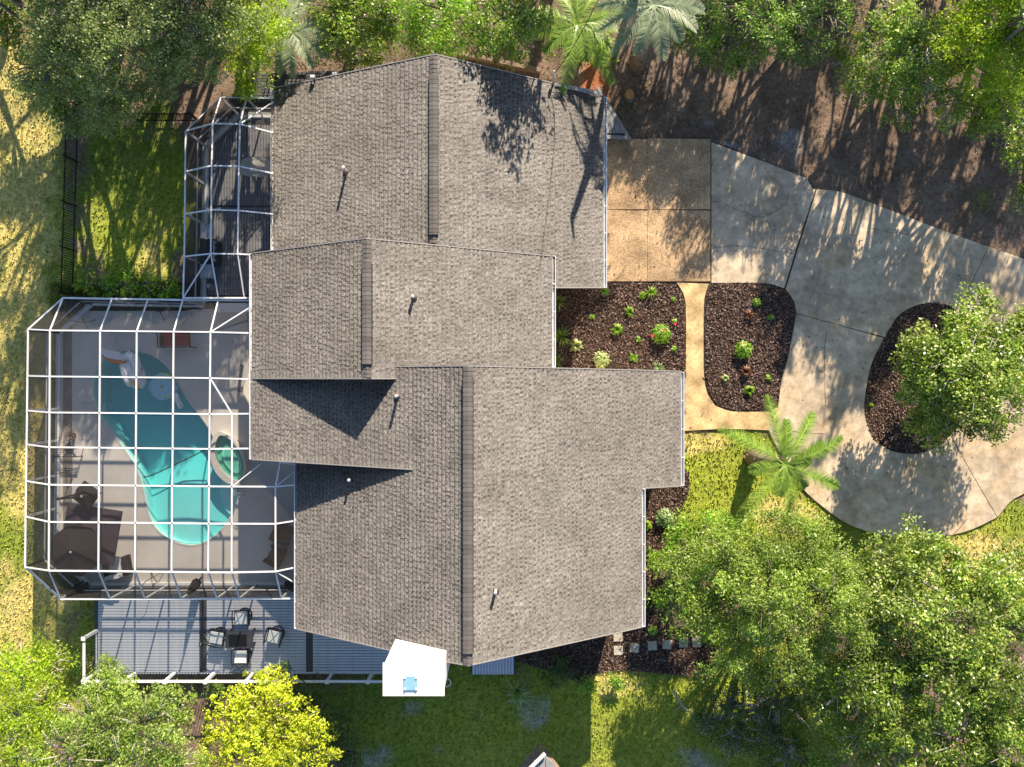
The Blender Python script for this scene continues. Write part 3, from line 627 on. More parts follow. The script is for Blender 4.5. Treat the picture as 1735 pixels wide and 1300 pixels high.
# basin: wall rings going down to a floor
def basin(outl, z0, zs, m, parent, name='basin'):
    mb = MB(); n_ = len(outl); cx = sum(p[0] for p in outl)/n_; cy = sum(p[1] for p in outl)/n_
    mb.v = [(p[0], p[1], z0) for p in outl]
    pts = shrink(outl, .12); depth = [-1.1]*n_
    mb.v += [(p[0], p[1], d) for p, d in zip(pts, depth)]
    a_ = sum(outl[i][0]*outl[(i+1) % n_][1]-outl[(i+1) % n_][0]*outl[i][1] for i in range(n_))
    if a_ < 0: mb.v[:n_] = mb.v[:n_][::-1]
    mb.f = [(i, (i+1) % n_, n_+(i+1) % n_, n_+i) for i in range(n_)]
    pass
    return mb.build(name, m, parent)
basin(poolw, ZD, None, 'basin', pool)
MB() if True else MB().ext(shrink(pp([(246,830),(300,860),(405,835),(402,862),(388,884),(371,905),(350,920),(330,924),(307,921),(282,910),(263,892),(255,870)], .2), .05), -.5, -.03).build('shallow_shelf', 'basinlite', pool)
MB() if True else MB().ext(shrink(pp([(262,868),(300,876),(398,848),(400,860),(388,882),(371,903),(350,918),(330,923),(307,920),(282,909),(265,892)], .2), .05), -.3, .06).build('entry_shelf', 'basinlite', pool)
for i, q in enumerate([[(372,815),(368,830),(371,848),(380,868),(392,876),(404,850),(404,826),(390,812)], [(380,815),(378,832),(385,852),(394,864),(404,848),(404,826),(392,814)]]):
    s_ = MB().ext(pp(ch(q, 2), .2), -.5, .0+.1*i).build('pool_step', 'basinlite', pool)
MB().ext(shrink(poolw, .005), -1.3, .2).build('water', 'water', pool)
gx2, gy2 = np.meshgrid(np.linspace(X(150,0), X(415,0), 40), np.linspace(Y(930,0), Y(585,0), 56)); tt = np.clip((gy2+6.3)/7.5, 0, 1); tt = tt*tt*(3-2*tt)
gz2 = -.08-.85*tt+.08*np.sin(gx2*1.3); id2 = np.arange(gx2.size).reshape(gx2.shape)
nmesh('pool_floor', np.stack([gx2.ravel(), gy2.ravel(), gz2.ravel()], 1), np.stack([id2[:-1,:-1].ravel(), id2[:-1,1:].ravel(), id2[1:,1:].ravel(), id2[1:,:-1].ravel()], 1), 'basin', pool, smooth=True)
# spa
cx, cy = P(386,777,.5)[:2]
spa = empty('spa', (cx, cy, ZD), 'raised oval spa with green water on the right edge of the pool', 'spa')
SP = ch([(371,728),(360,744),(357,765),(360,788),(370,806),(386,819),(405,825),(412,812),(419,796),(416,774),(408,757),(394,741)], 2)
SPI = ch([(374,735),(367,748),(365,766),(369,785),(380,801),(396,813),(408,815),(415,800),(414,780),(405,761),(392,744)], 2)
so_ = pp(SP, .5); si_ = pp(SPI, .5)
ring_sheet('spa_rim', so_, si_, -.5, .6, 'coping', spa)
MB().ext(si_, -.6, .34).build('spa_floor', 'spa', spa)
MB().ext(pp(ch([(384,748),(376,766),(382,786),(398,802),(410,800),(411,782),(402,762)], 2), .3), .3, .42).build('spa_seat', 'spalite', spa)
MB().ext(pp(ch([(385,752),(381,768),(388,786),(402,796),(405,780),(398,764)], 2), .3), .4, .425).build('spa_well', 'spa', spa)
MB().ext(shrink(si_, .004), .345, .54).build('spa_water', 'water', spa)
# ---- cage frames
def cage(name, label, loc):
    return empty(name, loc, label, 'screen cage')
main = cage('pool_cage', 'large white framed screen cage over the pool', P(270,760,ZD))
side = cage('patio_cage', 'smaller white framed screen cage over the dark upper patio', P(390,340,.5))
ZW, ZT = 2.4, 3.0
def beam(cg, a, b, w_=.085, h_=.12):
    w_ *= .62; h_ *= .5
    MB().bar(a, b, w_, h_).build('frame_beam', 'frame', cg)
def pane(cg, pts):
    MB().add([tuple(p) for p in pts], [tuple(range(len(pts)))]).build('screen_panel', 'screen', cg)
W_ = lambda a, b: P(a, b, ZW); T_ = lambda a, b: P(a, b, ZT)
cols = [(85,84,83),(170,168.5,167),(232,231,229),(294.5,293,291),(357,355,353)]   # px at y=560, 760, 967
rows = [560, 638, 699, 758, 821.5, 884.5, 967]
def cx_at(c, y): return c[0]+(c[2]-c[0])*(y-560)/407
grid = {}
for j, y in enumerate(rows):
    for i, c_ in enumerate(cols): grid[i, j] = T_(cx_at(c_, y), y+(i*.7 if y > 570 or True else 0))
top_w = [W_(107,505), W_(190,506.5), W_(251,507.5), W_(310,508.5), W_(370,509), W_(427,509.5)]
bot_w = [W_(103,1015), W_(187,1015), W_(246,1015), W_(308,1014.7), W_(368,1014.5), W_(406,1014.3), W_(477,1014), W_(503,1014)]
lw = [W_(48,558)]+[W_(48-5*(y-558)/404, y-(i*.6)) for i, y in enumerate([637,696.5,754.5,817,878])]+[W_(43,961)]
for j in range(7):
    xs_end = {0: 427, 1: 427, 2: 427, 3: 427}
    for i in range(4): beam(main, grid[i, j], grid[i+1, j])
    beam(main, lw[j], grid[0, j], .08, .1)
for i in range(5):
    for j in range(6): beam(main, grid[i, j], grid[i, j+1], .085, .12)
for j in range(6):
    for i in range(4): pane(main, [grid[i, j], grid[i+1, j], grid[i+1, j+1], grid[i, j+1]])
    pane(main, [lw[j], grid[0, j], grid[0, j+1], lw[j+1]]); beam(main, lw[j], lw[j+1], .1, .1)
ends = [T_(427,564.5), T_(427,642.5), T_(427,701), T_(427,760)]
g394 = {j: T_(394-.2*j, rows[j]+3) for j in range(2, 7)}
g467 = {j: T_(467, rows[j]+3.2 if j < 6 else 968.5) for j in (4, 5, 6)}
h503 = {4: P(503,821.5,2.95), 5: P(503,882,2.95), 6: P(503,961,2.95)}
for j in range(4): beam(main, grid[4, j], ends[j]); 
for j in range(3): pane(main, [grid[4, j], ends[j], ends[j+1], grid[4, j+1]])
for j in (4, 5, 6): beam(main, grid[4, j], g394[j]); beam(main, g394[j], g467[j]); beam(main, g467[j], h503[j], .08, .1)
for j in range(2, 6): beam(main, g394[j], g394[j+1])
for j in (4, 5): beam(main, g467[j], g467[j+1]); pane(main, [g394[j], g467[j], g467[j+1], g394[j+1]]); pane(main, [g467[j], h503[j], h503[j+1], g467[j+1]])
for j in (4, 5): pane(main, [grid[4, j], g394[j], g394[j+1], grid[4, j+1]])
pane(main, [grid[4, 3], ends[3], T_(427,780), T_(475,781), g467[4], grid[4, 4]])
beam(main, T_(475,783), g467[4]); beam(main, T_(475,783), P(503,788,2.95)); pane(main, [T_(475,783), P(503,788,2.95), h503[4], g467[4]]); beam(main, g394[4], T_(442,786), .05, .06); beam(main, g467[4], P(503,796,2.95), .05, .06)
beam(main, grid[4, 1], g394[2], .07, .1); beam(main, T_(427,519), grid[4, 0], .07, .1)
for i in range(5): beam(main, top_w[i], grid[i, 0], .08, .1)
for i in range(5): beam(main, top_w[i], top_w[i+1], .11, .12)
for i in range(4): pane(main, [top_w[i], top_w[i+1], grid[i+1, 0], grid[i, 0]])
pane(main, [top_w[4], top_w[5], ends[0], grid[4, 0]])
bt = [grid[i, 6] for i in range(5)]+[g394[6], g467[6], h503[6]]
for i in range(7): beam(main, bt[i], bot_w[i], .08, .1)
for i in range(7): pane(main, [bt[i], bt[i+1], bot_w[i+1], bot_w[i]]); beam(main, bot_w[i], bot_w[i+1], .1, .11)
beam(main, g467[6], P(503,990,2.7), .06, .06)
beam(main, lw[0], top_w[0], .09, .09); beam(main, lw[6], bot_w[0], .1, .1)
pane(main, [lw[0], top_w[0], grid[0, 0]]); pane(main, [lw[6], grid[0, 6], bot_w[0]])
def wall_run(cg, pts, zf, rail=.9, curb=.17, post=.09):
    for i, p in enumerate(pts):
        b = Vector((p.x, p.y, zf)); MB().box(((p.x+b.x)/2, p.y, (p.z+zf)/2), (post*.55, post, p.z-zf)).build('wall_post', 'white', cg)
        if i < len(pts)-1:
            q = pts[i+1]; qb = Vector((q.x, q.y, zf))
            pane(cg, [b, qb, q, p]); MB().bar(b+Vector((0,0,rail)), qb+Vector((0,0,rail)), .045, .05).build('chair_rail', 'white', cg)
            d_ = (qb-b).normalized(); MB().bar(b-d_*.0+Vector((0,0,.06)), qb+Vector((0,0,.06)), curb, .16).build('curb', 'trim', cg)
wall_run(main, lw, ZD); wall_run(main, [lw[0], top_w[0]], ZD); wall_run(main, top_w[:4], ZD); wall_run(main, [lw[6]]+bot_w[:7], ZD, curb=.2)
# side cage
SW, ST, SF = 2.5, 2.95, .5
w2 = lambda a, b: P(a, b, SW); t2 = lambda a, b: P(a, b, ST)
ow = [w2(315,222), w2(314,291), w2(313.5,363), w2(312.5,435), w2(310.5,505)]
i1 = [t2(360.5,209.5), t2(359,281), t2(358,355.5), t2(357.5,430)]; i2 = [t2(406.5,210.5), t2(405,282), t2(404,357), t2(403,430.5)]
hs = [P(463,225,2.6), P(463,294,2.6), P(463,363,2.6), P(430,432,2.9)]
for a_ in range(4):
    beam(side, ow[a_], i1[a_], .08, .1); beam(side, i1[a_], i2[a_], .08, .1); beam(side, i2[a_], hs[a_], .08, .1); beam(side, ow[a_], ow[a_+1], .09, .1)
for a_ in range(3):
    beam(side, i1[a_], i1[a_+1], .08, .11); beam(side, i2[a_], i2[a_+1], .08, .11)
    pane(side, [ow[a_], i1[a_], i1[a_+1], ow[a_+1]]); pane(side, [i1[a_], i2[a_], i2[a_+1], i1[a_+1]]); pane(side, [i2[a_], hs[a_], hs[a_+1], i2[a_+1]])
e1, e2, e3 = w2(370,505), w2(414,505), w2(427,505)
beam(side, i1[3], e1, .07, .09); beam(side, i2[3], e2, .07, .09); beam(side, i1[3], ow[4], .07, .09); beam(side, ow[4], e1, .09, .1); beam(side, e1, e2, .09, .1); beam(side, e2, e3, .09, .1)
pane(side, [i1[3], ow[3], ow[4]]); pane(side, [i1[3], ow[4], e1]); pane(side, [i1[3], e1, e2, i2[3]]); pane(side, [i2[3], e2, e3, hs[3]])
u0, u1, u2 = w2(374.5,165), w2(418,166), w2(464,167)
beam(side, ow[0], u0, .06, .08); beam(side, u0, u1, .07, .08); beam(side, u1, u2, .07, .08); beam(side, u0, i1[0], .07, .09); beam(side, u1, i2[0], .07, .09); beam(side, i2[0], P(463,173,2.6), .06, .08)
pane(side, [ow[0], u0, i1[0]]); pane(side, [u0, u1, i2[0], i1[0]]); pane(side, [u1, u2, hs[0], i2[0]])
wall_run(side, ow[::-1]+[u0, u1, u2], SF, rail=.9, curb=.2)
# decks made of boards
def board_mesh(L_, w_, m, th=.03):
    me = MB().box((0, 0, -th/2), (L_, w_, th)).mesh('board', m); return me
def deck_rows(parent, x0, x1, y0, y1, pitch, z, m, vertical=False):
    off = origin(parent)
    if vertical:
        n_ = int(round((x1-x0)/pitch)); me = board_mesh(abs(y1-y0), pitch-.022, m)
        for i in range(n_):
            o = bpy.data.objects.new('board', me); o.parent = parent; o.location = Vector((x0+(i+.5)*pitch, (y0+y1)/2, z))-off; o.rotation_euler = (0, 0, PI/2); C.objects.link(o)
    else:
        n_ = int(round(abs(y1-y0)/pitch)); me = board_mesh(x1-x0, pitch-.022, m)
        for i in range(n_):
            o = bpy.data.objects.new('board', me); o.parent = parent; o.location = Vector(((x0+x1)/2, max(y0, y1)-(i+.5)*pitch, z))-off; C.objects.link(o)
deck = empty('sun_deck', P(400,1080,0), 'raised grey board deck with dark divider strips below the pool cage', 'deck')
ZK = .5; pit = 4.75*(H-ZK)/FP
MB().ext(pp([(160,1000),(760,1000),(760,1141),(160,1141)], ZK), -.05, ZK-.05).build('substructure', 'darkboard', deck)
bays = [(166,337.5),(350,518.5),(530,758)]
for a_, b_ in bays: deck_rows(deck, X(a_,ZK), X(b_,ZK), Y(1003,ZK), Y(1140,ZK), pit, ZK, 'board')
for a_, b_ in ((160,165),(339,349),(519.5,529)): MB().ext(pp([(a_,1003),(b_,1003),(b_,1141),(a_,1141)], ZK), ZK-.06, ZK+.003).build('divider_board', 'darkboard', deck)
# railing of the deck
rail = empty('deck_railing', P(400,1140,ZK), 'white railing with black balusters along the lower edge of the deck', 'railing')
ZR = ZK+1.0
def rail_run(a, b, n_posts, skip=0):
    A_ = Vector((a.x, a.y, ZK)); B_ = Vector((b.x, b.y, ZK)); d = B_-A_; L_ = d.length; d.normalize()
    MB().bar(A_+Vector((0,0,.98)), B_+Vector((0,0,.98)), .09, .05).build('top_rail', 'white', rail)
    MB().bar(A_+Vector((0,0,.09)), B_+Vector((0,0,.09)), .06, .05).build('bottom_rail', 'white', rail)
    for i in range(skip, n_posts+1):
        q = A_+d*L_*i/n_posts; MB().box(q+Vector((0,0,.5)), (.11,.11,1.04)).build('post', 'white', rail); MB().box(q+Vector((0,0,1.04)), (.15,.15,.05)).build('post_cap', 'white', rail)
    n_ = int(L_/.115); me = MB().box((0,0,0), (.018,.018,.86)).mesh('baluster', 'black')
    for i in range(1, n_):
        q = A_+d*L_*i/n_; o = bpy.data.objects.new('baluster', me); o.parent = rail; o.location = q+Vector((0,0,.53))-origin(rail); C.objects.link(o)
rail_run(P(165,1137,ZK), P(165,1068,ZK), 1, 1); rail_run(P(165,1139,ZK), P(631,1139,ZK), 7); rail_run(P(634,1139.2,ZK), P(745,1139.2,ZK), 2, 1)
# upper patio boards, back deck, small decks
patio = empty('patio_deck', P(400,340,0), 'dark grey board patio floor inside the upper screen cage', 'deck')
MB().ext(pp([(349,222),(398,186),(475,186),(475,500),(347,500)], SF), -.05, SF-.05).build('substructure', 'darkboard', patio)
deck_rows(patio, X(356,SF), X(500,SF), Y(200,SF), Y(348,SF), pit, SF, 'greyboard', True); deck_rows(patio, X(352,SF), X(500,SF), Y(352,SF), Y(500,SF), pit, SF, 'greyboard', True)
back = empty('back_deck', P(550,140,0), 'dark narrow board deck behind the upper roof edge', 'deck')
MB().ext(pp([(398,125),(700,116),(700,170),(398,170)], .4), -.05, .35).build('substructure', 'darkboard', back)
deck_rows(back, X(398,.4), X(520,.4), Y(124,.4), Y(165,.4), pit, .4, 'darkboard'); deck_rows(back, X(522,.4), X(720,.4), Y(120,.4), Y(165,.4), pit, .4, 'darkboard')
tri = empty('corner_landing', P(1030,210,0), 'small triangular grey board landing beside the garage corner', 'deck')
tp = [P(1015,152,.3), P(1067,234,.3), P(1005,234,.3), P(1005,152,.3)]
MB().ext([tuple(p[:2]) for p in tp], -.05, .25).build('substructure', 'darkboard', tri)
for i in range(9):
    x0 = 1018+i*5.2; yt = 152+(x0-1015)/52*82+3
    if yt < 222: MB().bar(P(x0-8, yt-14 if i else yt, .285), P(x0+ (226-yt)*.0+2, 226, .285), .1, .03).build('board', 'greyboard', tri)
MB().bar(P(1012,147,.3), P(1067,236,.3), .13, .04).build('edge_board', 'greyboard', tri); MB().bar(P(1005,231,.3), P(1066,234,.3), .15, .045).build('edge_board', 'greyboard', tri)
land = empty('side_landing', P(840,1125,0), 'shaded blue grey board landing tucked below the lower gable', 'deck')
MB().ext(pp([(800,1085),(873,1085),(873,1143),(800,1143)], .3), -.05, .25).build('substructure', 'darkboard', land)
deck_rows(land, X(800,.3), X(873,.3), Y(1085,.3), Y(1143,.3), .12, .3, 'board', True)
# bamboo style railing beyond the back deck, timber edging
br = empty('brown_railing', P(480,112,.4), 'low brown wooden railing beside the back deck', 'railing')
a_, b_ = P(458,117,.4), P(520,118,.4)
for z_ in (.15, .8): MB().bar(a_+Vector((0,0,z_)), b_+Vector((0,0,z_)), .07, .05).build('rail', 'brownwood', br)
for i in range(10): q = a_+(b_-a_)*i/9; MB().bar(q, q+Vector((0,0,.8)), .04).build('baluster', 'brownwood', br)
MB().bar(P(775,92,.12), P(838,103,.12), .16, .3).build('timber_edging', 'brownwood', None, 'long weathered timber edging behind the roof peak', 'timber', 'timber edging behind the roof')
MB().bar(P(842,105,.12), P(916,121,.12), .16, .3).build('timber_edging', 'brownwood', None, 'timber edging piece nearest the palm, right of the roof peak', 'timber', 'timber edging behind the roof')
# black yard fences
def fence(a, b, lab, zt=.72, pitch=.095):
    fe = empty('picket_fence', (a+b)/2, lab, 'fence'); d = b-a; L_ = d.length; n_ = int(L_/pitch)
    for z_ in (.12, zt-.1): MB().bar(a+Vector((0,0,z_)), b+Vector((0,0,z_)), .03, .035).build('rail', 'fence', fe)
    me = MB().box((0,0,zt/2), (.022,.022,zt)).mesh('picket', 'fence')
    for i in range(n_+1):
        o = bpy.data.objects.new('picket', me); o.parent = fe; o.location = a+d*i/n_-origin(fe); C.objects.link(o)
    k_ = max(1, int(L_/1.8))
    for i in range(k_+1): q = a+d*i/k_; MB().box(q+Vector((0,0,zt/2+.03)), (.06,.06,zt+.06)).build('post', 'fence', fe)
fence(P(134,200), P(125,500), 'long black picket fence running down the left lawn', 1.0, .1)
fence(P(232,206), P(338,206), 'short black picket fence in the shade left of the upper cage', 1.0)
# ------------------------------------------------------------------ FURNITURE
def chair(lab, loc, rz):
    t = empty('patio_chair', (0,0,0), lab, 'chair', 'patio chairs around the dark fire table')
    m = MB(); m.tube([(.28*math.cos(a), .28*math.sin(a), .03) for a in [2*PI*i/20 for i in range(21)]], .018, 6, False); m.tube([(0,0,.03),(0,0,.35)], .03, 8); m.bar((-.28,0,.03),(.28,0,.03), .03); m.build('swivel_base', 'black', t)
    m = MB()
    for s in (-1, 1): MB().tube([(s*.3,-.27,.4),(s*.31,-.3,.62),(s*.31,.1,.64),(s*.3,.3,.6)], .022, 6).build('armrest', 'black', t)
    MB().box((0,0,.38), (.6,.58,.04)).build('seat_frame', 'black', t)
    c = MB(); c.box((0,0,.45), (.48,.5,.1)); c.box((0,0,.505), (.42,.44,.02)); c.build('cushion', 'cushion', t)
    m = MB(); a, b, c_, d = (-.29,.28,.42),(.29,.28,.42),(.25,.44,1.0),(-.25,.44,1.0)
    for p, q in ((a,b),(b,c_),(c_,d),(d,a),(a,c_),(b,d)): m.bar(p, q, .028)
    m.build('backrest', 'black', t)
    t.location = loc; t.rotation_euler = (0,0,rz); return t
c0 = chair('white cushioned black chair left of the dark table', P(371,1077,ZK+.2)-Vector((0,0,.2)), math.radians(80))
copy_tree(c0, P(413,1044,ZK+.2)-Vector((0,0,.2)), math.radians(2), 'white cushioned black chair above the dark table, nearest the cage')
copy_tree(c0, P(412,1109,ZK+.2)-Vector((0,0,.2)), math.radians(180), 'white cushioned black chair below the dark table, nearest the railing')
copy_tree(c0, P(468,1075,ZK+.2)-Vector((0,0,.2)), math.radians(-14), 'tilted white cushioned black chair right of the dark table')
ft = empty('fire_table', P(413,1077,ZK), 'dark rectangular patio table between four white cushioned chairs', 'table')
m = MB(); q = P(413,1077,ZK)
for sx_ in (-1,1):
    for sy_ in (-1,1): MB().bar(q+Vector((sx_*.45,sy_*.28,0)), q+Vector((sx_*.42,sy_*.26,.5)), .06).build('leg', 'black', ft)
MB().box(q+Vector((0,0,.52)), (1.08,.66,.05)).build('tabletop', 'darkboard', ft); MB().box(q+Vector((-.05,0,.56)), (.7,.42,.04)).build('burner_cover', 'black', ft)
# grill
g0 = P(365,432,SF); gr = empty('gas_grill', g0, 'long stainless gas grill on the dark patio', 'grill')
MB().box(g0+Vector((0,0,.45)), (.55,.95,.8)).build('cabinet', 'black', gr)
for s, nm in ((1,'side_shelf'),(-1,'side_shelf')): MB().box(g0+Vector((0,s*.78,.86)), (.52,.55,.05)).build(nm, 'steel', gr)
ld = MB(); ld.prism([g0+Vector(v_) for v_ in ((-.25,-.45,.85),(.25,-.45,.85),(.25,.45,.85),(-.25,.45,.85))], [g0+Vector(v_) for v_ in ((-.16,-.42,1.1),(.1,-.42,1.12),(.1,.42,1.12),(-.16,.42,1.1))]); lo = ld.build('lid', 'black', gr)
MB().bar(g0+Vector((.3,-.4,.95)), g0+Vector((.3,.4,.95)), .04).build('handle', 'steel', lo)
for i in range(4):
    MB().box(g0+Vector((.3,-.36+i*.24,.82)), (.06,.07,.07)).build('knob', 'steel', gr)
MB().box(g0+Vector((-.02,-.78,.9)), (.44,.5,.03)).build('griddle_lid', 'steel', gr)
gt = P(361,487,SF); pb = empty('propane_tank', gt, 'small round dark tank below the grill', 'tank')
MB().lathe(gt, [(.12,0),(.15,.05),(.15,.3),(.1,.4)], 16).build('tank', 'greyboard', pb); MB().lathe(gt+Vector((0,0,.4)), [(.08,0),(.08,.08),(.05,.1)], 12).build('valve_collar', 'metal', pb)
ot = P(434,283,SF+.7); t_ = empty('patio_table', (ot.x, ot.y, SF), 'pale oval stone table on the dark patio', 'table')
pl_ = [(.62*abs(math.cos(a))**.6*(1 if math.cos(a) > 0 else -1), .37*abs(math.sin(a))**.6*(1 if math.sin(a) > 0 else -1)) for a in [2*PI*i/28 for i in range(28)]]
MB().ext([(ot.x+a, ot.y+b) for a, b in pl_], SF+.66, SF+.71).build('tabletop', 'stone', t_); MB().lathe((ot.x, ot.y, SF), [(.25,0),(.12,.1),(.1,.6),(.2,.66)], 12).build('pedestal', 'stone', t_)
# umbrellas
def umbrella(lab, c, r, n_, m, rot, base=None, z=2.15, flat=.28):
    t = empty('patio_umbrella', (c.x, c.y, ZD), lab, 'umbrella')
    rim = [(c.x+r*math.cos(rot+2*PI*i/n_), c.y+r*math.sin(rot+2*PI*i/n_), z-flat) for i in range(n_)]
    mb = MB(); mb.v = rim+[(c.x, c.y, z)]; mb.f = [(i, (i+1) % n_, n_) for i in range(n_)]
    mb.add([(a_[0], a_[1], a_[2]) for a_ in rim]+[(a_[0], a_[1], a_[2]-.1) for a_ in rim], [(i, n_+i, n_+(i+1) % n_, (i+1) % n_) for i in range(n_)])
    mb.build('canopy', m, t)
    mr_ = MB()
    for a_ in rim: mr_.bar((c.x, c.y, z-.04), Vector(a_)-Vector((0,0,.02)), .02)
    mr_.build('ribs', 'black', t, kind='stuff')
    if base is None: MB().tube([(c.x, c.y, ZD), (c.x, c.y, z+.06)], .025, 8).build('pole', 'black', t); MB().lathe((c.x, c.y, ZD), [(.25,0),(.22,.08),(.05,.1)], 14).build('base', 'black', t)
    else:
        MB().tube([(base.x, base.y, ZD), (base.x, base.y, z), (c.x, c.y, z+.1)], .035, 8).build('pole', 'black', t); MB().lathe((base.x, base.y, ZD), [(.3,0),(.28,.08),(.05,.1)], 14).build('base', 'black', t)
    MB().ball((c.x, c.y, z+.05), .05, n=8, m=5).build('finial', 'metal', t)
umbrella('small dark square umbrella on a side arm near the left cage wall', P(140,841,2.1), .56, 4, 'brolly', .15, P(100,845,2.0))
umbrella('large plum square umbrella in the lower left corner of the cage', P(145,908,1.8), 1.5, 4, 'plum', .62, None, 1.75)
umbrella('large dark round umbrella overlapping the plum one', P(122,935,2.3), 1.02, 8, 'brolly', .2, None, 2.35)
def furled(lab, c, d, r=.16):
    t = empty('furled_umbrella', (c.x, c.y, ZD), lab, 'umbrella'); top = c+d
    MB().tube([c, top], .025, 8).build('pole', 'black', t)
    mb = MB(); ax_ = d.normalized(); s1 = ax_.orthogonal().normalized(); s2 = ax_.cross(s1)
    for k_ in range(8):
        a = 2*PI*k_/8; o_ = (s1*math.cos(a)+s2*math.sin(a)); mb.tube([c+d*.3+o_*r*.9, c+d*.6+o_*r*.7, c+d*.98+o_*.02], [.06,.045,.015], 6)
    mb.build('folded_canopy', 'brolly', t, kind='stuff'); return t
furled('furled dark umbrella leaning in the lower left cage corner', P(152,988,ZD), P(112,1010,2.2)-P(152,988,ZD), .22)
furled('furled dark umbrella by the middle of the lower cage wall', P(341,978,ZD), P(315,1010,2.0)-P(341,978,ZD), .15)
furled('furled dark umbrella under the roof edge in the lower right cage corner', P(485,985,ZD), P(499,1002,2.0)-P(485,985,ZD), .15)
# pool loungers and chairs
def club(lab, c, rz):
    t = empty('club_chair', (0,0,0), lab, 'chair', 'brown club chairs by the grey side table')
    MB().box((0,0,.25), (.62,.5,.3)).build('seat', 'brown', t); MB().box((0,.3,.45), (.66,.14,.7), Matrix.Rotation(-.2,3,'X')).build('backrest', 'brown', t)
    for s in (-1,1): MB().box((s*.33,0,.4), (.1,.6,.4)).build('armrest', 'black', t)
    MB().box((0,0,.42), (.5,.48,.08)).build('cushion', mat('rust_cushion', (.16,.055,.03), (.2,.075,.04), .9, 8) if 'rust_cushion' not in bpy.data.materials else bpy.data.materials['rust_cushion'], t)
    t.location = c; t.rotation_euler = (0,0,rz); return t
k0 = club('brown club chair above the grey side table, half under the eave', P(487,903,ZD), math.radians(65))
copy_tree(k0, P(471,938,ZD), math.radians(-118), 'brown club chair below the grey side table')
s0 = P(478,918,ZD); st = empty('side_table', s0, 'small grey side table between two brown chairs', 'table')
MB().box(s0+Vector((0,0,.45)), (.5,.4,.05), Matrix.Rotation(-.4,3,'Z')).build('tabletop', 'greyboard', st)
for a in range(4): MB().bar(s0+Vector((.2*(1 if a % 2 else -1),.15*(1 if a > 1 else -1),0)), s0+Vector((.2*(1 if a % 2 else -1),.15*(1 if a > 1 else -1),.44)), .04).build('leg', 'black', st)
w0 = P(205,955,ZD); wc = empty('lounge_chair', w0, 'pale blue white lounge chair with dark arms right of the plum umbrella', 'chair')
Rz = Matrix.Rotation(.15,3,'Z')
MB().box(w0+Vector((0,.0,.35)), (.55,.55,.14), Rz).build('cushion', 'cushion', wc); MB().box(w0+Vector((.02,-.38,.55)), (.55,.12,.5), Rz).build('backrest', 'cushion', wc)
for s in (-1,1): MB().box(w0+Rz @ Vector((s*.38,-.05,.3)), (.16,.75,.5), Rz).build('armrest', 'brolly', wc)
r0 = P(306,576,ZD); rc = empty('garden_bench', r0, 'black framed bench with red seat near the upper pool edge', 'bench')
MB().box(r0+Vector((.02,-.05,.42)), (1.05,.42,.06)).build('seat', 'red', rc); MB().box(r0+Vector((0,.2,.62)), (1.05,.06,.45), Matrix.Rotation(-.25,3,'X')).build('backrest', 'red', rc)
fr_ = MB(); 
for s in (-1,1): fr_.tube([r0+Vector(v_) for v_ in ((s*.62,-.3,0),(s*.64,-.32,.62),(s*.64,.15,.66),(s*.62,.3,.9),(s*.6,.3,0))], .025, 6)
fr_.bar(r0+Vector((-.62,-.3,.4)), r0+Vector((.62,-.3,.4)), .04); fr_.bar(r0+Vector((-.62,.3,.9)), r0+Vector((.62,.3,.9)), .04); fr_.build('frame', 'black', rc)
MB().bar(r0+Vector((-.55,-.28,.5)), r0+Vector((-.55,.2,.5)), .14, .05).build('side_slat', 'black', rc)
b0 = P(121,762,ZD); bb = empty('wire_bench', b0, 'thin black wire bench beside the left cage wall', 'bench')
m = MB(); m.tube([b0+Vector(v_) for v_ in ((-.5,.1,0),(-.5,.1,.6),(.5,.1,.6),(.5,.1,0))], .018, 6); m.tube([b0+Vector(v_) for v_ in ((-.5,-.25,0),(-.5,-.25,.45),(.45,-.25,.45),(.45,-.25,0))], .018, 6)
m.build('frame', 'black', bb); m = MB()
for i in range(5): m.bar(b0+Vector((-.5,-.22+i*.07,.44)), b0+Vector((.45,-.22+i*.07,.44)), .014)
m.build('seat_wires', 'black', bb, kind='stuff')
def tripod(lab, c, arm):
    t = empty('tripod_stand', c, lab, 'stand')
    for k_ in range(3):
        a = 2*PI*k_/3+.5; MB().bar(c+Vector((.3*math.cos(a),.3*math.sin(a),.02)), c+Vector((0,0,.4)), .022).build('leg', 'black', t)
    MB().tube([c+Vector((0,0,.3)), c+Vector((0,0,1.0)), c+arm], .014, 6).build('pole', 'black', t)
tripod('black tripod stand with a long arm near the left cage wall', P(122,798,ZD), Vector((-.75,-.12,1.1)))
tripod('black tripod stand just inside the lower cage wall', P(267,974,ZD), Vector((-.3,-.35,1.0)))
tripod('black tripod stand in the upper left corner of the cage', P(152,548,ZD), Vector((-.7,.1,1.0)))
tripod('black tripod stand near the upper cage wall above the bench', P(279,530,ZD), Vector((-.65,.1,1.0)))
# dry potted plant
pt_ = P(124,738,ZD); po = empty('potted_plant', pt_, 'straggly dry plant in a pot beside the left cage wall', 'potted plant')
MB().lathe(pt_, [(.12,0),(.17,.28),(.18,.3),(.14,.3)], 14).build('pot', 'brown', po)
m = MB()
for i in range(34):
    a = RNG.uniform(0, 2*PI); e = RNG.uniform(.15,.42); m.bar(pt_+Vector((0,0,.28)), pt_+Vector((e*math.cos(a), e*math.sin(a), RNG.uniform(.35,.6))), .012)
m.build('dry_stems', 'palebark', po, kind='stuff')
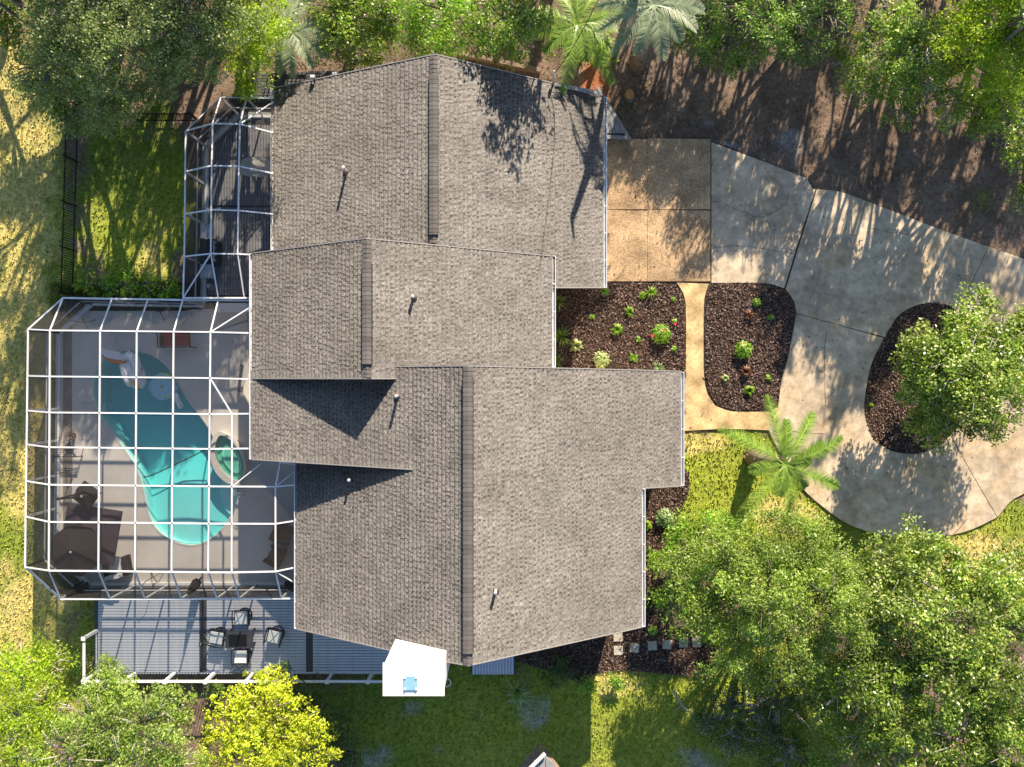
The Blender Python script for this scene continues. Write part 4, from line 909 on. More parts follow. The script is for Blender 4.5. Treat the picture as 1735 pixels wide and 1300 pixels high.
# ladder, handrail, pole, mat
ld_ = empty('pool_ladder', P(170,688,ZD), 'metal pool ladder rails at the left edge of the pool', 'ladder')
for y_ in (683,701): a = P(150,y_,ZD); MB().tube([a+Vector((-.05,0,0)), a+Vector((0,0,.55)), a+Vector((.3,.05,.6)), a+Vector((.65,.06,.2)), a+Vector((.66,.06,-.6))], .02, 8).build('rail', 'steel', ld_)
for z_ in (-.05,-.35): MB().box(P(177,691,z_), (.12,.42,.03)).build('tread', 'white', ld_)
hr = empty('pool_handrail', P(408,832,ZD), 'metal handrail at the pool steps below the spa', 'handrail')
for dy in (0,-5): a = P(404,829-dy,ZD); MB().tube([a, a+Vector((.02,0,.7)), a+Vector((.3,-.08,.75)), a+Vector((.5,.0,.5))], .018, 8).build('rail', 'steel', hr)
MB().tube([P(243,809,.26), P(252,807,.27), P(265,802,.28), P(310,781,.28), P(353,760,.5)], .022, 8).build('skimmer_pole', 'black', None, 'long black pole lying across the pool water', 'pole')
mt_ = MB(); c = P(190,577,ZD+.03); mt_.box(c, (.3,.3,.04), Matrix.Rotation(-.1,3,'Z')); mt_.lathe(c+Vector((0,0,.02)), [(.09,0),(.09,.015),(.07,.02)], 14); mt_.build('deck_marker', 'coping', None, 'pale square skimmer lid on the deck above the swan float', 'marker')
# white box by house wall inside the cage
wb = P(395,523,ZD); bx_ = empty('storage_bench', wb, 'white low storage bench against the upper wall of the pool cage', 'bench')
MB().box(wb+Vector((.45,0,.2)), (1.9,.32,.4)).build('box', 'cushion', bx_); MB().box(wb+Vector((.45,0,.42)), (1.96,.36,.04)).build('lid', 'white', bx_)
ss = P(419,640,ZD); sb = empty('surf_prop', ss, 'slender dark board leaning by the house wall', 'board'); sb.name = 'leaning_board'
MB().bar(ss+Vector((-.35,-.5,0)), ss+Vector((.1,.5,.9)), .12, .04).build('plank', 'greyboard', sb); MB().bar(ss+Vector((-.35,-.55,.0)), ss+Vector((-.1,-.55,.35)), .04).build('strut', 'black', sb)
# ------------------------------------------------------------------ pool floats
sw = P(228,632,.25); S = empty('swan_float', sw, 'inflatable white swan pool float with an orange beak', 'pool float')
def L3(dx, dy, z): return Vector((sw.x+dx*.0236, sw.y-dy*.0236, .2+z))
ang = math.radians(-58)
body = MB(); body.ball(L3(0,0,.18), .72, 1, .62, .3, 24, 12, ang)
body.build('body', 'swan', S, smooth=True)
for dx, dy, r_, an in ((-9,4,.42,-70),(0,-3,.4,-62)): MB().ball(L3(dx+2,dy+4,.36), r_, 1, .36, .42, 16, 9, math.radians(an)).build('wing', 'swan', S, smooth=True)
nk = MB(); nk.tube([L3(-12,-26,.3), L3(-2,-30,.4), L3(8,-24,.45), L3(14,-10,.5), L3(13,4,.62)], [.12,.17,.19,.17,.13], 12); nk.build('neck', 'swan', S, smooth=True)
tl = MB(); tl.tube([L3(-10,-24,.25), L3(-25,-28,.32), L3(-38,-33,.5), L3(-46,-40,.7)], [.15,.2,.16,.04], 12); tl.build('tail', 'swan', S, smooth=True)
tf = MB(); tf.tube([L3(-8,-18,.3), L3(-22,-19,.38), L3(-34,-22,.45), L3(-44,-30,.5)], [.05,.09,.08,.03], 8); tf.build('tail_feather', 'vorange', S, smooth=True)
tf = MB(); tf.tube([L3(-24,-15,.3), L3(-36,-20,.38), L3(-46,-29,.45)], [.04,.05,.02], 8); tf.build('tail_feather', 'vpurple', S, smooth=True)
MB().ball(L3(13,8,.66), .16, 1.2, 1, .9, 14, 8, ang).build('head', 'swan', S, smooth=True)
bk = MB(); bk.tube([L3(12,12,.66), L3(15,20,.66), L3(19,27,.6)], [.12,.08,.03], 10); bk.build('beak', 'beak', S, smooth=True)
MB().ball(L3(19,28,.6), .045, n=8, m=5).build('beak_tip', 'black', S); MB().ball(L3(22,-6,.52), .03, n=8, m=5).build('eye', 'black', S)
lp = P(277,655,.24); F = empty('swirl_float', lp, 'round blue and green swirled pool float with a white stick', 'pool float')
MB().lathe(lp+Vector((0,0,-.04)), [(.5,0),(.55,.05),(.5,.1)], 32).build('disc', 'vgreen', F)
for k_ in range(4):
    mb = MB(); pts = [lp+Vector(((.06+.115*t)*math.cos(3.2*t+k_*PI/2), (.06+.115*t)*math.sin(3.2*t+k_*PI/2), .09)) for t in [i*4/26 for i in range(27)]]
    mb.tube(pts, [.045+.012*i/26 for i in range(27)], 8); mb.build('swirl', ['vblue','vgreen','vblue','sage_' if False else 'vblue'][k_], F, smooth=True)
MB().tube([lp+Vector((.42,-.25,.05)), lp+Vector((.62,-.6,.06)), lp+Vector((.75,-.85,.05))], [.13,.1,.12], 10).build('stick', 'swan', F, smooth=True)
MB().ball(lp+Vector((.52,-.05,.1)), .12, n=10, m=6).build('bow', 'vblue', F, smooth=True)
# ------------------------------------------------------------------ shed, stump
sh = empty('garden_shed', P(905,1300), 'small shed at the bottom edge with brown planks and a pale ridge trim', 'shed')
def q4(pts, nm, m, parent=sh):
    MB().prism([Vector(p)-Vector((0,0,.06)) for p in pts], [Vector(p) for p in pts]).build(nm, m, parent)
ap = P(921,1276,2.2)
q4([P(870,1310,1.6), P(913,1262,1.6), P(917,1300,2.0), P(900,1318,2.0)], 'roof_panel', 'brownwood'); q4([P(916,1259,1.6), P(948,1300,1.5), P(925,1300,2.0), P(918,1280,2.1)], 'roof_panel', 'brownwood')
MB().bar(P(896,1304,2.25), P(923,1277,2.25), .12, .08).build('ridge_trim', 'white', sh)
for i, (a, b) in enumerate(((905,914),(915,924),(925,931),(932,939),(940,946))):
    ya = 1278+max(0, (a-922))*1.05 if a > 922 else 1278+(923-b)*1.0; MB().ext(pp([(a, ya+1), (b, ya+1 if b < 925 else ya+8), (b, 1318), (a, 1318)], 2.1), 2.0, 2.12-.02*(i % 2)).build('plank', 'greyboard', sh)
sp = P(1066,163); stp = empty('tree_stump', sp, 'orange cut tree stump on the dirt beside the garage corner', 'stump')
MB().lathe(sp, [(.24,0),(.2,.1),(.18,.2)], 14, 1, 1.15).build('stump_base', 'bark', stp); MB().lathe(sp+Vector((0,0,.2)), [(.18,0),(.18,.01)], 14, 1, 1.15).build('cut_face', 'stump', stp)
# ------------------------------------------------------------------ TREES
def crown_pts(lobes, leaf, dens, seed, rc=.38, squash=.75):
    r = np.random.default_rng(seed); Cn = []; Nn = []
    for (cx, cy, cz, rad) in lobes:
        k_ = max(8, int(19*rad*rad*(.38/rc)**2)); d = r.normal(size=(k_, 3)); d /= np.linalg.norm(d, axis=1, keepdims=True); d[:, 2] = np.abs(d[:, 2])*1.0-.25*(r.random(k_))
        rr_ = rad*r.uniform(.62, 1.04, k_); cc = np.array([cx, cy, cz])+d*rr_[:, None]*np.array([1, 1, squash])
        nl = int(dens*rc*rc*PI/(leaf*leaf*.4))
        cr = rc*r.uniform(.6, 1.3, k_)
        o_ = r.normal(size=(k_, nl, 3)); o_ /= np.linalg.norm(o_, axis=2, keepdims=True); rr2 = r.random((k_, nl, 1))**.45
        p = cc[:, None, :]+o_*rr2*cr[:, None, None]*np.array([1.1, 1.1, .62])
        nn = o_*.5+np.array([0, .1, .55])+r.normal(size=(k_, nl, 3))*.55
        Cn.append(p.reshape(-1, 3)); Nn.append(nn.reshape(-1, 3))
        ni = int(nl*k_*.14); q_ = r.normal(size=(ni, 3)); q_ /= np.linalg.norm(q_, axis=1, keepdims=True); q_ *= rad*.7*r.random((ni, 1))**.4; q_[:, 2] *= squash
        Cn.append(q_+np.array([cx, cy, cz])); Nn.append(r.normal(size=(ni, 3))+np.array([0, 0, .4]))
    c = np.concatenate(Cn); n_ = np.concatenate(Nn); n_ /= np.linalg.norm(n_, axis=1, keepdims=True)
    k_ = c[:, 2] > .05; return c[k_], n_[k_]
SEED = [100]
def tree(name, lab, cat, base, lobes, lm, leaf=.11, dens=1.0, bark='bark', group=None, rc=.38, tr=.16, ratio=.52, bare=0, squash=.75):
    """base = (px,py) of the foot; lobes = (px, py, z, radius px)"""
    SEED[0] += 1; sd_ = SEED[0]; b = P(*base)
    T = empty(name, b, lab, cat, group)
    lo3 = [(X(a, z), Y(c_, z), z, r_*(H-z)/FP*1.1) for a, c_, z, r_ in lobes]
    cen, nr_ = crown_pts(lo3, leaf, dens, sd_, rc, squash); v, f = leaves(cen, nr_, leaf, leaf*ratio, sd_)
    nmesh('crown', v, f, LM[lm], T)
    rn = random.Random(sd_); mb = MB(); hub = Vector((b.x, b.y, max(.4, min(l[2] for l in lo3)*.45)))
    mb.tube([b-Vector((0,0,.1)), (b+hub)/2+Vector((rn.uniform(-.1,.1), rn.uniform(-.1,.1), 0)), hub], [tr*1.25, tr, tr*.85], 8)
    for (x, y, z, r_) in lo3:
        t = Vector((x, y, z)); mid = (hub+t)/2+Vector((rn.uniform(-.25,.25), rn.uniform(-.25,.25), -.1)); mb.tube([hub, mid, t], [tr*.7, tr*.45, tr*.25], 6)
        for k_ in range(4+int(r_*2)+bare):
            a = rn.uniform(0, 2*PI); e = Vector((math.cos(a)*r_*.85, math.sin(a)*r_*.85, rn.uniform(.1,.8)*r_*squash)); m2 = t+e*.5+Vector((rn.uniform(-.15,.15), rn.uniform(-.15,.15), .1))
            st_ = mid+(t-mid)*rn.random(); mb.tube([st_, m2, t+e], [tr*.28, tr*.16, tr*.06], 5)
    mb.build('trunk', bark, T, smooth=True)
    return T
TO = 'trees along the upper edge'; TB = 'trees along the lower edge'
# upper left
tree('oak_tree', 'big grey green oak hanging over the upper left lawn', 'tree', (150,90), [(130,40,6.0,85),(215,75,6.2,85),(110,110,5.2,60),(190,150,4.6,62),(60,120,4.2,40)], 'oakgrey', .1, .9, group=TO, bare=3)
tree('oak_tree', 'dark green oak left of the upper cage, above the black fence', 'tree', (180,160), [(150,180,3.4,62),(105,165,3.2,45),(200,190,3.0,34),(225,160,3.4,34),(60,150,3.0,28)], 'oak', .1, .7, group=TO, bare=4)
tree('oak_tree', 'grey green oak just left of the palm on the upper edge', 'tree', (320,70), [(300,30,6.4,75),(320,90,5.6,58),(280,120,4.4,42),(375,30,6.2,60)], 'oakgrey', .1, .9, group=TO, bare=3)
tree('laurel_tree', 'yellow green leafy tree beside the upper patio cage', 'tree', (430,90), [(405,85,4.2,45),(440,55,5.0,45),(425,120,3.0,30),(440,20,5.5,50),(420,150,2.6,14)], 'lime', .1, .8, group=TO)
tree('laurel_tree', 'small glossy bright tree in the extreme upper left corner', 'tree', (10,60), [(15,55,2.6,35),(35,75,2.2,26),(10,10,3,40)], 'laurel', .12, .7, group=TO)
# upper middle
tree('laurel_tree', 'dark green leafy tree between the left palm and the roof peak', 'tree', (600,60), [(600,35,3.2,60),(640,70,2.7,40),(575,70,2.6,38),(560,10,3.4,45),(630,0,3.4,50)], 'laurel', .12, .9, group=TO)
tree('laurel_tree', 'bright green tree directly behind the highest roof peak', 'tree', (760,30), [(745,20,4.0,60),(720,65,3.2,38),(790,50,4.0,45),(690,30,3.5,45)], 'bright', .12, .8, group=TO)
tree('laurel_tree', 'mid green tree right of the roof peak, left of the green palm', 'tree', (860,40), [(850,30,4.8,55),(880,70,3.6,34),(900,20,4.8,40),(825,70,3.8,26)], 'laurel', .12, .9, group=TO)
tree('low_shrub', 'dark low bush under the trees left of the roof peak', 'shrub', (600,98), [(590,95,1.0,30),(640,96,.9,28),(545,85,1.0,25)], 'dark', .1, .6)
# upper right understory
tree('low_shrub', 'bright green shrub below the green palm', 'shrub', (1015,80), [(1000,60,1.8,30),(1020,90,1.2,18),(985,85,1.0,16),(960,70,1.4,30)], 'bright', .12, .8)
tree('vine_thicket', 'green vine covered thicket right of the second palm', 'shrub', (1210,60), [(1190,40,2.4,45),(1230,75,1.8,42),(1260,20,3.0,45),(1200,85,1.0,28),(1160,60,1.4,22)], 'vine', .1, .55, group='vine thickets on the upper edge', bare=8)
tree('vine_thicket', 'tall green thicket with bare leaning trunks at the upper right', 'shrub', (1330,60), [(1310,30,3.6,60),(1345,65,3.0,48),(1270,70,2.4,36),(1400,20,3.6,50),(1240,110,1.2,24)], 'vine', .1, .6, group='vine thickets on the upper edge', bare=8)
tree('magnolia_tree', 'glossy tree with many bare grey twigs at the upper right', 'tree', (1500,90), [(1500,90,4.2,58),(1540,130,3.8,52),(1470,140,3.0,42),(1560,70,4.6,50),(1440,110,2.4,36),(1530,185,2.6,30),(1510,30,4.6,40),(1600,180,3.2,36),(1580,120,3.6,40)], 'olive', .12, .85, 'palebark', TO, tr=.11, bare=10)
tree('maple_tree', 'bright lime tree filling the upper right corner', 'tree', (1680,90), [(1670,50,5.2,72),(1710,110,4.8,60),(1640,110,4.0,44),(1730,20,5.4,70),(1690,170,3.6,42),(1620,50,4.4,35)], 'lime', .11, .9, group=TO)
tree('laurel_tree', 'glossy green tree on the right edge below the lime tree', 'tree', (1700,220), [(1700,220,3.0,42),(1725,270,2.6,38),(1660,200,2.6,28),(1735,330,2.0,28),(1640,175,2.6,24)], 'laurel', .12, .8, group=TO)
# trees standing beyond the top edge of the frame, they shade the drive and roofs
def far_oak(a, c_, z, r_, lab):
    gx_, gy_ = 867.5+(a-867.5)*(H-z)/H, 650+(c_-650)*(H-z)/H
    tree('oak_tree', lab, 'tree', (gx_, gy_), [(a, c_, z, r_*.8), (a+r_*.7, c_+r_*.35, z-1.0, r_*.55), (a-r_*.7, c_+r_*.3, z-.8, r_*.55), (a+5, c_-r_*.6, z-.4, r_*.6), (a-r_*.5, c_+10, z*.55, r_*.7), (a+r_*.6, c_, z*.5, r_*.7), (a, c_-10, z*.25, r_*.7)], 'oak', .17, .62, group='tall oaks beyond the upper edge')
for a, c_, z, r_ in [(928,-92,6.7,52),(310,-150,8,95),(120,-170,8,80)]:
    far_oak(a, c_, z, r_, 'tall oak standing just beyond the upper edge of the view')
for sx_, sy_, r_, z in [(1180,300,46,5.5),(1075,250,46,4.6),(1235,300,58,6),(1330,340,60,6),(1060,262,40,5.5),(1250,380,38,6.5),(1385,375,24,7),(1600,400,38,6),(1640,450,52,6.5),(1725,510,60,7),(1600,540,26,7),(1405,565,32,7),(1425,660,40,7.5),(1480,280,55,5),(1600,280,60,5),(1120,265,58,5),(1700,330,60,5.5),(1300,240,50,5),(90,400,20,7),(85,480,20,7),(35,700,36,8.5),(15,800,34,8.5),(20,600,24,8),(1500,390,22,7),(1300,440,18,7),(1670,420,40,6),(1330,620,20,7),(1400,760,26,7.5),(170,280,46,6),(255,300,46,6),(290,420,26,6),(215,600,50,8),(310,560,36,7),(270,660,34,8),(60,640,36,7),(1050,180,40,5),(1200,180,55,4.5),(1350,180,50,4.5)]:
    gx_, gy_ = sx_+z*1.963*.25*41.66, sy_-z*1.963*.97*41.66
    a, c_ = 867.5+(gx_-867.5)*H/(H-z), 650+(gy_-650)*H/(H-z); r2 = r_*H/(H-z)
    tree('oak_tree', 'oak of the wood beyond the upper edge of the view', 'tree', (gx_, gy_), [(a, c_, z, r2*.8), (a+r2*.6, c_+r2*.2, z-.9, r2*.55), (a-r2*.6, c_+r2*.2, z-.7, r2*.6), (a, c_-r2*.4, z*.6, r2*.7)], 'oak', .17, .6, group='oaks of the wood beyond the upper edge')
# snag that throws the pole shaped shadow on the garage roof
sg = empty('dead_tree', P(1044,84), 'slim bare leaning dead trunk between the two palms', 'dead tree')
g_ = Vector((4.25, 13.5, 0)); MB().tube([P(1044,84), g_+Vector((-.05,.05,4.2)), g_+Vector((.05,0,5.6)), g_+Vector((-.1,.1,7.0)), g_+Vector((.2,.2,7.4))], [.13,.11,.16,.1,.03], 8).build('trunk', 'bark', sg)
lf_, nr_ = crown_pts([(4.2,13.5,5.5,.35),(4.25,13.5,5.1,.28)], .1, .8, 900, .2); v, f = leaves(lf_, nr_, .1, .06, 3); nmesh('vine_leaves', v, f, LM['vine'], sg)
# island tree
tree('holly_tree', 'round glossy tree on the mulch island inside the drive', 'tree', (1575,630), [(1625,570,3.2,55),(1590,620,3.0,58),(1650,640,3.4,70),(1560,665,2.6,40),(1690,580,3.0,48),(1700,660,3.0,48),(1610,690,2.8,45),(1580,720,2.2,34),(1670,720,2.6,32),(1655,525,2.8,32),(1725,610,2.8,45),(1560,610,2.4,40),(1620,620,3.4,60),(1730,550,2.8,35)], 'holly', .13, 1.3, bark='palebark', tr=.14, bare=3)
# lower right
tree('live_oak', 'broad fine leaved yellow green tree right of the lower roof', 'tree', (1280,1010), [(1240,935,4.2,60),(1330,920,4.6,62),(1390,950,4.6,50),(1300,1000,5.0,72),(1400,1020,5.0,60),(1200,1010,3.6,55),(1240,1070,4.2,58),(1340,1090,4.4,60),(1430,1060,4.6,50),(1450,1000,4.2,45),(1270,1130,3.2,40),(1165,960,2.1,35)], 'olive', .1, 1.2, group=TB, tr=.14)
tree('laurel_tree', 'bright bushy tree between the front lawn and the lower roof', 'tree', (1160,930), [(1150,905,1.5,30),(1185,895,1.6,25),(1130,950,1.6,26),(1140,1010,1.5,34),(1175,1050,1.6,36),(1230,890,1.6,22)], 'bright', .1, .8, group=TB)
tree('magnolia_tree', 'dense glossy green tree on the right edge below the round drive', 'tree', (1600,1010), [(1510,950,4.2,45),(1580,960,4.6,55),(1660,990,4.8,60),(1720,1040,4.8,60),(1560,1040,5.0,60),(1640,1080,5.2,65),(1500,1020,4.4,48),(1720,960,4.0,38),(1540,1100,4.2,50),(1450,960,3.4,34),(1480,1070,4,45),(1550,915,3.2,24)], 'holly', .12, 1.3, 'palebark', TB, tr=.14, bare=0)
tree('magnolia_tree', 'glossy green tree filling the lower right corner', 'tree', (1600,1210), [(1600,1150,4.8,65),(1690,1150,5.0,65),(1720,1250,4.8,75),(1620,1240,4.6,60),(1530,1220,4.4,55),(1560,1290,4.2,55),(1660,1310,4.4,60)], 'laurel', .12, 1.3, 'palebark', TB, tr=.14, bare=0)
tree('laurel_tree', 'mid green tree left of the lower right corner above the bare branches', 'tree', (1450,1160), [(1470,1110,4.4,45),(1430,1160,3.8,50),(1500,1160,4.4,48),(1460,1230,3.4,50),(1400,1200,2.6,38),(1480,1290,3.2,45),(1390,1280,1.6,35),(1530,1130,4.2,45),(1380,1140,2.6,40),(1420,1240,2.4,36)], 'laurel', .11, 1.2, 'palebark', TB, tr=.12, bare=1)
tree('vine_thicket', 'dark low thicket with pale fallen branches beside the lower lawn', 'shrub', (1290,1190), [(1270,1150,1.2,40),(1320,1180,1.4,42),(1300,1240,1.0,45),(1230,1190,.9,30),(1350,1130,1.8,36),(1240,1250,.7,34),(1340,1290,1.2,42),(1200,1220,.5,26)], 'dark', .1, .6, 'palebark', bare=6)
# lower left
tree('live_oak', 'pale yellow green tree spreading below the deck railing', 'tree', (200,1230), [(200,1170,3.6,42),(170,1220,4.2,60),(250,1230,4.2,62),(120,1270,4.2,60),(210,1290,4.4,62),(290,1200,3.2,38),(185,1135,2.4,20),(300,1290,3.6,45)], 'olive', .1, .75, 'palebark', TB, tr=.16, bare=8)
tree('live_oak', 'green tree in the lower left corner beside the straw coloured lawn', 'tree', (50,1200), [(35,1130,3.4,48),(85,1120,3.0,36),(40,1200,4.0,58),(90,1190,3.8,45),(30,1280,4.2,60)], 'lime', .1, .75, 'palebark', TB, bare=4)
tree('golden_conifer', 'vivid golden yellow conifer below the deck', 'conifer', (450,1230), [(450,1190,3.2,55),(400,1220,3.0,48),(500,1220,2.8,48),(450,1260,3.4,62),(380,1280,2.8,45),(530,1270,2.4,42),(470,1150,2.2,24),(450,1310,3,60)], 'yellow', .13, 1.1, rc=.2, ratio=.42)
tree('dark_conifer', 'dark green conifer half hidden behind the golden one', 'conifer', (540,1230), [(520,1175,1.4,30),(550,1215,1.6,30),(575,1260,1.5,30),(585,1300,1.4,28),(478,1136,1.9,12)], 'dark', .11, .9, rc=.22, ratio=.42)
# hedge by cage, low shrubs
tree('garden_hedge', 'bright leafy ground hedge along the top of the pool cage', 'hedge', (220,480), [(150,480,.35,20),(185,480,.4,20),(215,478,.45,22),(250,484,.35,20),(285,488,.3,18)], 'bright', .12, .8, rc=.25)
for lab, a, c_, lm_, rad in (('tangled low bush under the lower gable beside the landing', 940, 1135, 'dark', 26), ('thin bright weed clump at the lit edge of the lower lawn', 1040, 1155, 'bright', 8), ('bright green weed at the corner where mulch meets the lower lawn', 992, 1158, 'bright', 9), ('dark scrub patch at the right of the stepping stones', 1190, 1140, 'vine', 22), ('low weeds beside the lower left railing post', 125, 1120, 'vine', 16), ('low dark shrub below the left bay of the deck railing', 285, 1170, 'vine', 18), ('low green shrub below the middle of the deck railing', 360, 1165, 'vine', 14)):
    tree('low_shrub', lab, 'shrub', (a, c_), [(a, c_, .45, rad), (a+rad*.8, c_+6, .35, rad*.6)], lm_, .1, .55, rc=.25, tr=.04, bare=4)
# bare pale branches at lower right
for i, (pts, lab) in enumerate([([(1300,1190),(1345,1205),(1368,1228),(1380,1250)], 'pale bare fallen branch at the foot of the lower right trees'), ([(1278,1208),(1284,1235),(1286,1260)], 'short pale upright stick on the grass left of the fallen branch'), ([(1140,1170),(1155,1195),(1172,1210)], 'thin grey fallen branch on the shaded lower lawn')]):
    mb = MB(); q = [P(a, b, .35+.2*math.sin(j)) for j, (a, b) in enumerate(pts)]; mb.tube(q, [.045,.035,.025,.012][:len(q)], 6)
    for j in range(1, len(q)): mb.tube([q[j], q[j]+Vector((RNG.uniform(-.4,.4), RNG.uniform(-.5,.0), .15))], [.02,.006], 5)
    mb.build('fallen_branch', 'palebark', None, lab, 'branch', 'bare fallen branches')
for a, b in (((1370,100,.2),(1440,10,3.5)), ((1295,105,.2),(1330,40,2.5))): pass
tk = MB(); tk.tube([P(1372,98,.2), P(1395,72,1.2), P(1425,42,2.6)], [.16,.14,.1], 8); tk.build('fallen_log', 'bark', None, 'broken brown trunk leaning among the upper right vines', 'tree trunk')
# ------------------------------------------------------------------ PALMS
def frond_mesh(L_, m, droop=.5, w_=.32, n_=60, lw_=.018, seed=0, name='frond'):
    r = random.Random(seed); vs = []; fs = []
    def rp(t): return Vector((L_*t*(1-.12*t), 0, .55*L_*t*.55-droop*L_*t*t))
    def quad(a, b, wv):
        k_ = len(vs); vs.extend([tuple(a-wv), tuple(b-wv*.15), tuple(b+wv*.15), tuple(a+wv)]); fs.append((k_, k_+1, k_+2, k_+3))
    for i in range(10): a, b = rp(i/10), rp((i+1)/10); k_ = len(vs); hw = .035*(1-.07*i); vs.extend([tuple(a+Vector((0,-hw,.004))), tuple(b+Vector((0,-hw*.9,.004))), tuple(b+Vector((0,hw*.9,.004))), tuple(a+Vector((0,hw,.004)))]); fs.append((k_, k_+1, k_+2, k_+3))
    for i in range(n_):
        t = .12+.88*i/n_; a = rp(t); s_ = math.sin(PI*min(1, .15+t*.82))**.6*w_
        for sd2 in (-1, 1):
            b = a+Vector((s_*.75, sd2*s_, s_*r.uniform(.0,.3)-s_*.25)); quad(a, b, Vector((lw_, 0, 0)))
    me = bpy.data.meshes.new(name); me.from_pydata(vs, [], fs); me.materials.append(m); return me
def palm(lab, base, crown, zc, fronds, lm, L0, tr=.2, group=None, w_=.32, droop=.5):
    b = P(*base); c = P(crown[0], crown[1], zc); T = empty('palm_tree', b, lab, 'palm tree', group)
    MB().tube([b-Vector((0,0,.1)), b+(c-b)*.35+Vector((0,0,.2)), b+(c-b)*.75, c-Vector((0,0,.15))], [tr*1.35, tr*1.1, tr*.85, tr*.7], 12).build('trunk', 'palmbark', T, smooth=True)
    mb = MB(); rn = random.Random(5)
    for i in range(60):
        t = rn.random(); a = rn.uniform(0, 2*PI); q = b+(c-b)*t+Vector((0,0,.12*math.sin(PI*t))); rr_ = tr*(1.25-.5*t); mb.bar(q+Vector((math.cos(a)*rr_*.7, math.sin(a)*rr_*.7, 0)), q+Vector((math.cos(a)*rr_*1.35, math.sin(a)*rr_*1.35, .12)), .05, .03)
    mb.build('boot_stubs', 'palmbark', T, kind='stuff')
    for i, (deg, s_, el) in enumerate(fronds):
        me = frond_mesh(L0*s_, LM[lm], droop+el, w_*(.8+.2*s_), seed=i)
        o = bpy.data.objects.new('frond', me); o.parent = T; o.location = c-b+Vector((0,0,0)); o.rotation_euler = (random.uniform(-.25,.25), 0, math.radians(deg)); C.objects.link(o)
fr_a = [(75+i*0, .9, -.05) for i in range(1)]
palm('short green palm on the front lawn beside the curved drive', (1274,775), (1330,787), 4.0, [(103,1.1,.0),(60,.95,.0),(22,1.05,-.05),(28,.7,-.1),(-22,1.0,.0),(-48,.5,-.1),(-80,1.0,.15),(-128,1.25,.05),(148,1.1,.05),(88,.7,-.2),(-170,.55,-.1),(-100,.5,-.2),(10,.4,-.25)], 'palm', 2.6, .26)
rf = random.Random(12)
palm('green palm arching over the garage gable', (985,75), (978,42), 3.8, [(-102,1.25,.05),(-58,1.25,.1),(-75,.7,-.1),(190,1.1,.05),(160,1.0,0),(215,.8,0),(20,1.0,.05),(0,.8,0),(60,.9,-.1),(120,.9,-.1),(90,.7,-.2),(-30,.8,0)], 'palm', 2.1, .16, 'palms along the upper edge')
palm('silvery palm with a shaggy trunk near the upper edge', (1080,112), (1108,8), 5.0, [(i*25.7+rf.uniform(-6,6), rf.uniform(.85,1.15), rf.uniform(-.05,.1)) for i in range(14)], 'pindo', 2.0, .26, 'palms along the upper edge')
palm('silver blue palm between the upper left trees and the roof', (480,60), (490,52), 3.4, [(i*27.7+rf.uniform(-6,6), rf.uniform(.85,1.15), rf.uniform(0,.15)) for i in range(13)], 'pindo', 1.9, .2, 'palms along the upper edge')
# ------------------------------------------------------------------ BED PLANTS
def plant(lab, px, py, r_px, kind, lm, flowers=None, name='garden_plant', cat='plant', z0=.04):
    SEED[0] += 1; r = np.random.default_rng(SEED[0]); c = P(px, py, z0); R_ = r_px*.0238
    if kind == 'bush':
        n_ = int(60+420*R_*R_*6); d = r.normal(size=(n_, 3)); d[:, 2] = np.abs(d[:, 2]); d /= np.linalg.norm(d, axis=1, keepdims=True)
        cen = d*(R_*r.uniform(.45, 1, (n_, 1)))*np.array([1, 1, .9])+np.array([c.x, c.y, z0+R_*.25]); nn = d+r.normal(size=(n_, 3))*.4+np.array([0, 0, .5]); nn /= np.linalg.norm(nn, axis=1, keepdims=True)
        v, f = leaves(cen, nn, .11, .065, SEED[0])
    else:
        n_ = int(18+40*R_); V = []; 
        for i in range(n_):
            a = r.uniform(0, 2*PI); L_ = R_*r.uniform(.6, 1.15); w_ = .02 if kind == 'spiky' else .045; dx, dy = math.cos(a), math.sin(a); hh = R_*r.uniform(.35, 1.0)
            p = np.array([c.x, c.y, z0]); m_ = p+np.array([dx*L_*.5, dy*L_*.5, hh]); e = p+np.array([dx*L_, dy*L_, hh*(.4 if kind != 'spiky' else .8)]); s_ = np.array([-dy*w_, dx*w_, 0])
            V += [p-s_*.5, m_-s_, m_+s_, p+s_*.5, m_-s_, e-s_*.15, e+s_*.15, m_+s_]
        v = np.array(V); f = np.arange(len(v)).reshape(-1, 4)
    E = empty(name, c, lab, cat, 'plants in the front beds')
    nmesh('foliage', v, f, LM[lm] if lm in LM else M[lm], E)
    MB().tube([c-Vector((0,0,.08)), c+Vector((0,0,R_*.5))], .015, 6).build('stem', 'bark', E)
    if flowers:
        for dx, dy in flowers[1]:
            q = c+Vector((dx*.0236, -dy*.0236, R_*.95)); m = MB()
            for k_ in range(5):
                a = 2*PI*k_/5; m.add([q, q+Vector((math.cos(a-.5)*.05, math.sin(a-.5)*.05, .02)), q+Vector((math.cos(a)*.09, math.sin(a)*.09, .03)), q+Vector((math.cos(a+.5)*.05, math.sin(a+.5)*.05, .02))], [(0,1,2,3)])
            m.build('flower', flowers[0], E)
M['pinkfl'] = mat('hibiscus_pink', (.75,.02,.12)); M['palefl'] = mat('pale_pink_flower', (.8,.4,.35))
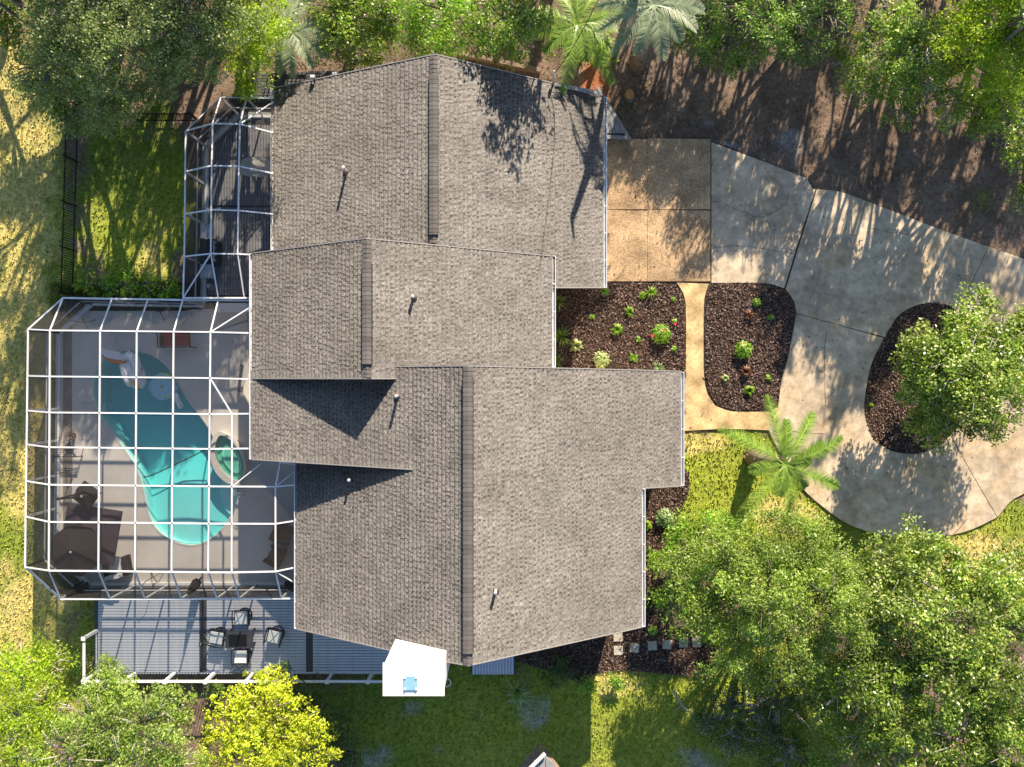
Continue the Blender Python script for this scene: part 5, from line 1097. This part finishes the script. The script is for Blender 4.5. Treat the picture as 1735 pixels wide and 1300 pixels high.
BP = [('grassy green clump at the top of the bed, just off the garage corner',1023,493,11,'spiky','bright',None),
('largest grassy clump along the top edge of the left bed',1101,496,13,'spiky','bright',None),('small leafy seedling left of the largest grassy clump',1088,501,6,'bush','bright',None),
('tiny green sprout near the top right corner of the left bed',1140,507,3.5,'bush','bright',None),('upright narrow leafed plant in the upper middle of the left bed',1066,529,10,'rosette','bright',None),
('tiny sprout left of centre in the left bed',1003,537,4.5,'bush','bright',None),('star shaped plant left of the pink hibiscus',1045,559,11,'rosette','bright',None),
('large round hibiscus bush with deep pink flowers',1119,567,18,'bush','bright',('pinkfl',[(-17,3),(3,-6)])),('small sprout with one pink bloom at the right edge of the left bed',1142,545,4.5,'bush','bright',('pinkfl',[(1,4)])),
('dull orange seedling in the middle of the left bed',1084,537,4,'rosette','shrubred',None),('small round tuft below left of the hibiscus',1081,575,5,'bush','bright',None),
('tiny round tuft at the right edge below the hibiscus',1142,591,4.5,'bush','bright',None),('pale leafy plant beside the shaded ferns',976,586,13,'rosette','pale',None),
('large pale variegated plant at the bottom of the left bed',1019,610,15,'bush','pale',None),('small bright plant low in the middle of the left bed',1073,605,9,'rosette','bright',None),
('silvery spiky plant at the roof edge of the left bed',1115,622,12,'spiky','sage',None),
('soft fern in the shade at the top of the wall bed',945,512,15,'spiky','palm',None),('big fern in the middle of the shaded wall bed',950,570,19,'spiky','palm',None),('low fern at the bottom of the shaded wall bed',944,612,12,'spiky','palm',None),
('round leafed seedling at the top of the right bed',1281,513,7.5,'bush','bright',None),('reddish bromeliad in the upper right bed',1268,535,10,'rosette','shrubred',None),('tiny yellow green sprout right of the upper bromeliad',1305,538,5,'bush','bright',None),
('round leafy bush with pale pink bloom in the middle of the right bed',1258,593,16,'bush','bright',('palefl',[(-3,-9)])),('reddish bromeliad low in the right bed',1262,630,11,'rosette','shrubred',None),
('small light green tuft at the left edge of the right bed',1228,641,7,'rosette','pale',None),('broad leafed plant at the bottom of the right bed',1268,662,11,'rosette','bright',None),('small plant at the right edge of the right bed by the drive',1301,640,5,'bush','bright',None),
('rounded sage green bush beside the lower roof gutter',1125,877,17,'bush','sage',None),('yellow green plant tight against the lower roof gutter',1095,890,9,'bush','lime',None),('spiky agapanthus against the lower roof edge',1099,935,12,'spiky','palm',None),
('dark red leafed plant in the nook of the lower roof',1094,834,10,'rosette','shrubred',None),('small bright plant by the gutter end at the lower roof corner',1106,1068,8,'bush','bright',None),
('tiny yellow sprout on the island mulch left of the tree',1475,686,3.5,'bush','lime',None)]
for lab, a, b, r_, k_, lm_, fl in BP: plant(lab, a, b, r_, k_, lm_, fl)
plant('fan shaped palmetto in the shade below the landing', 876, 1168, 28, 'spiky', 'sage', name='palmetto', cat='palmetto')
# tall dark canna beds shadows: purple shrub by roof nook
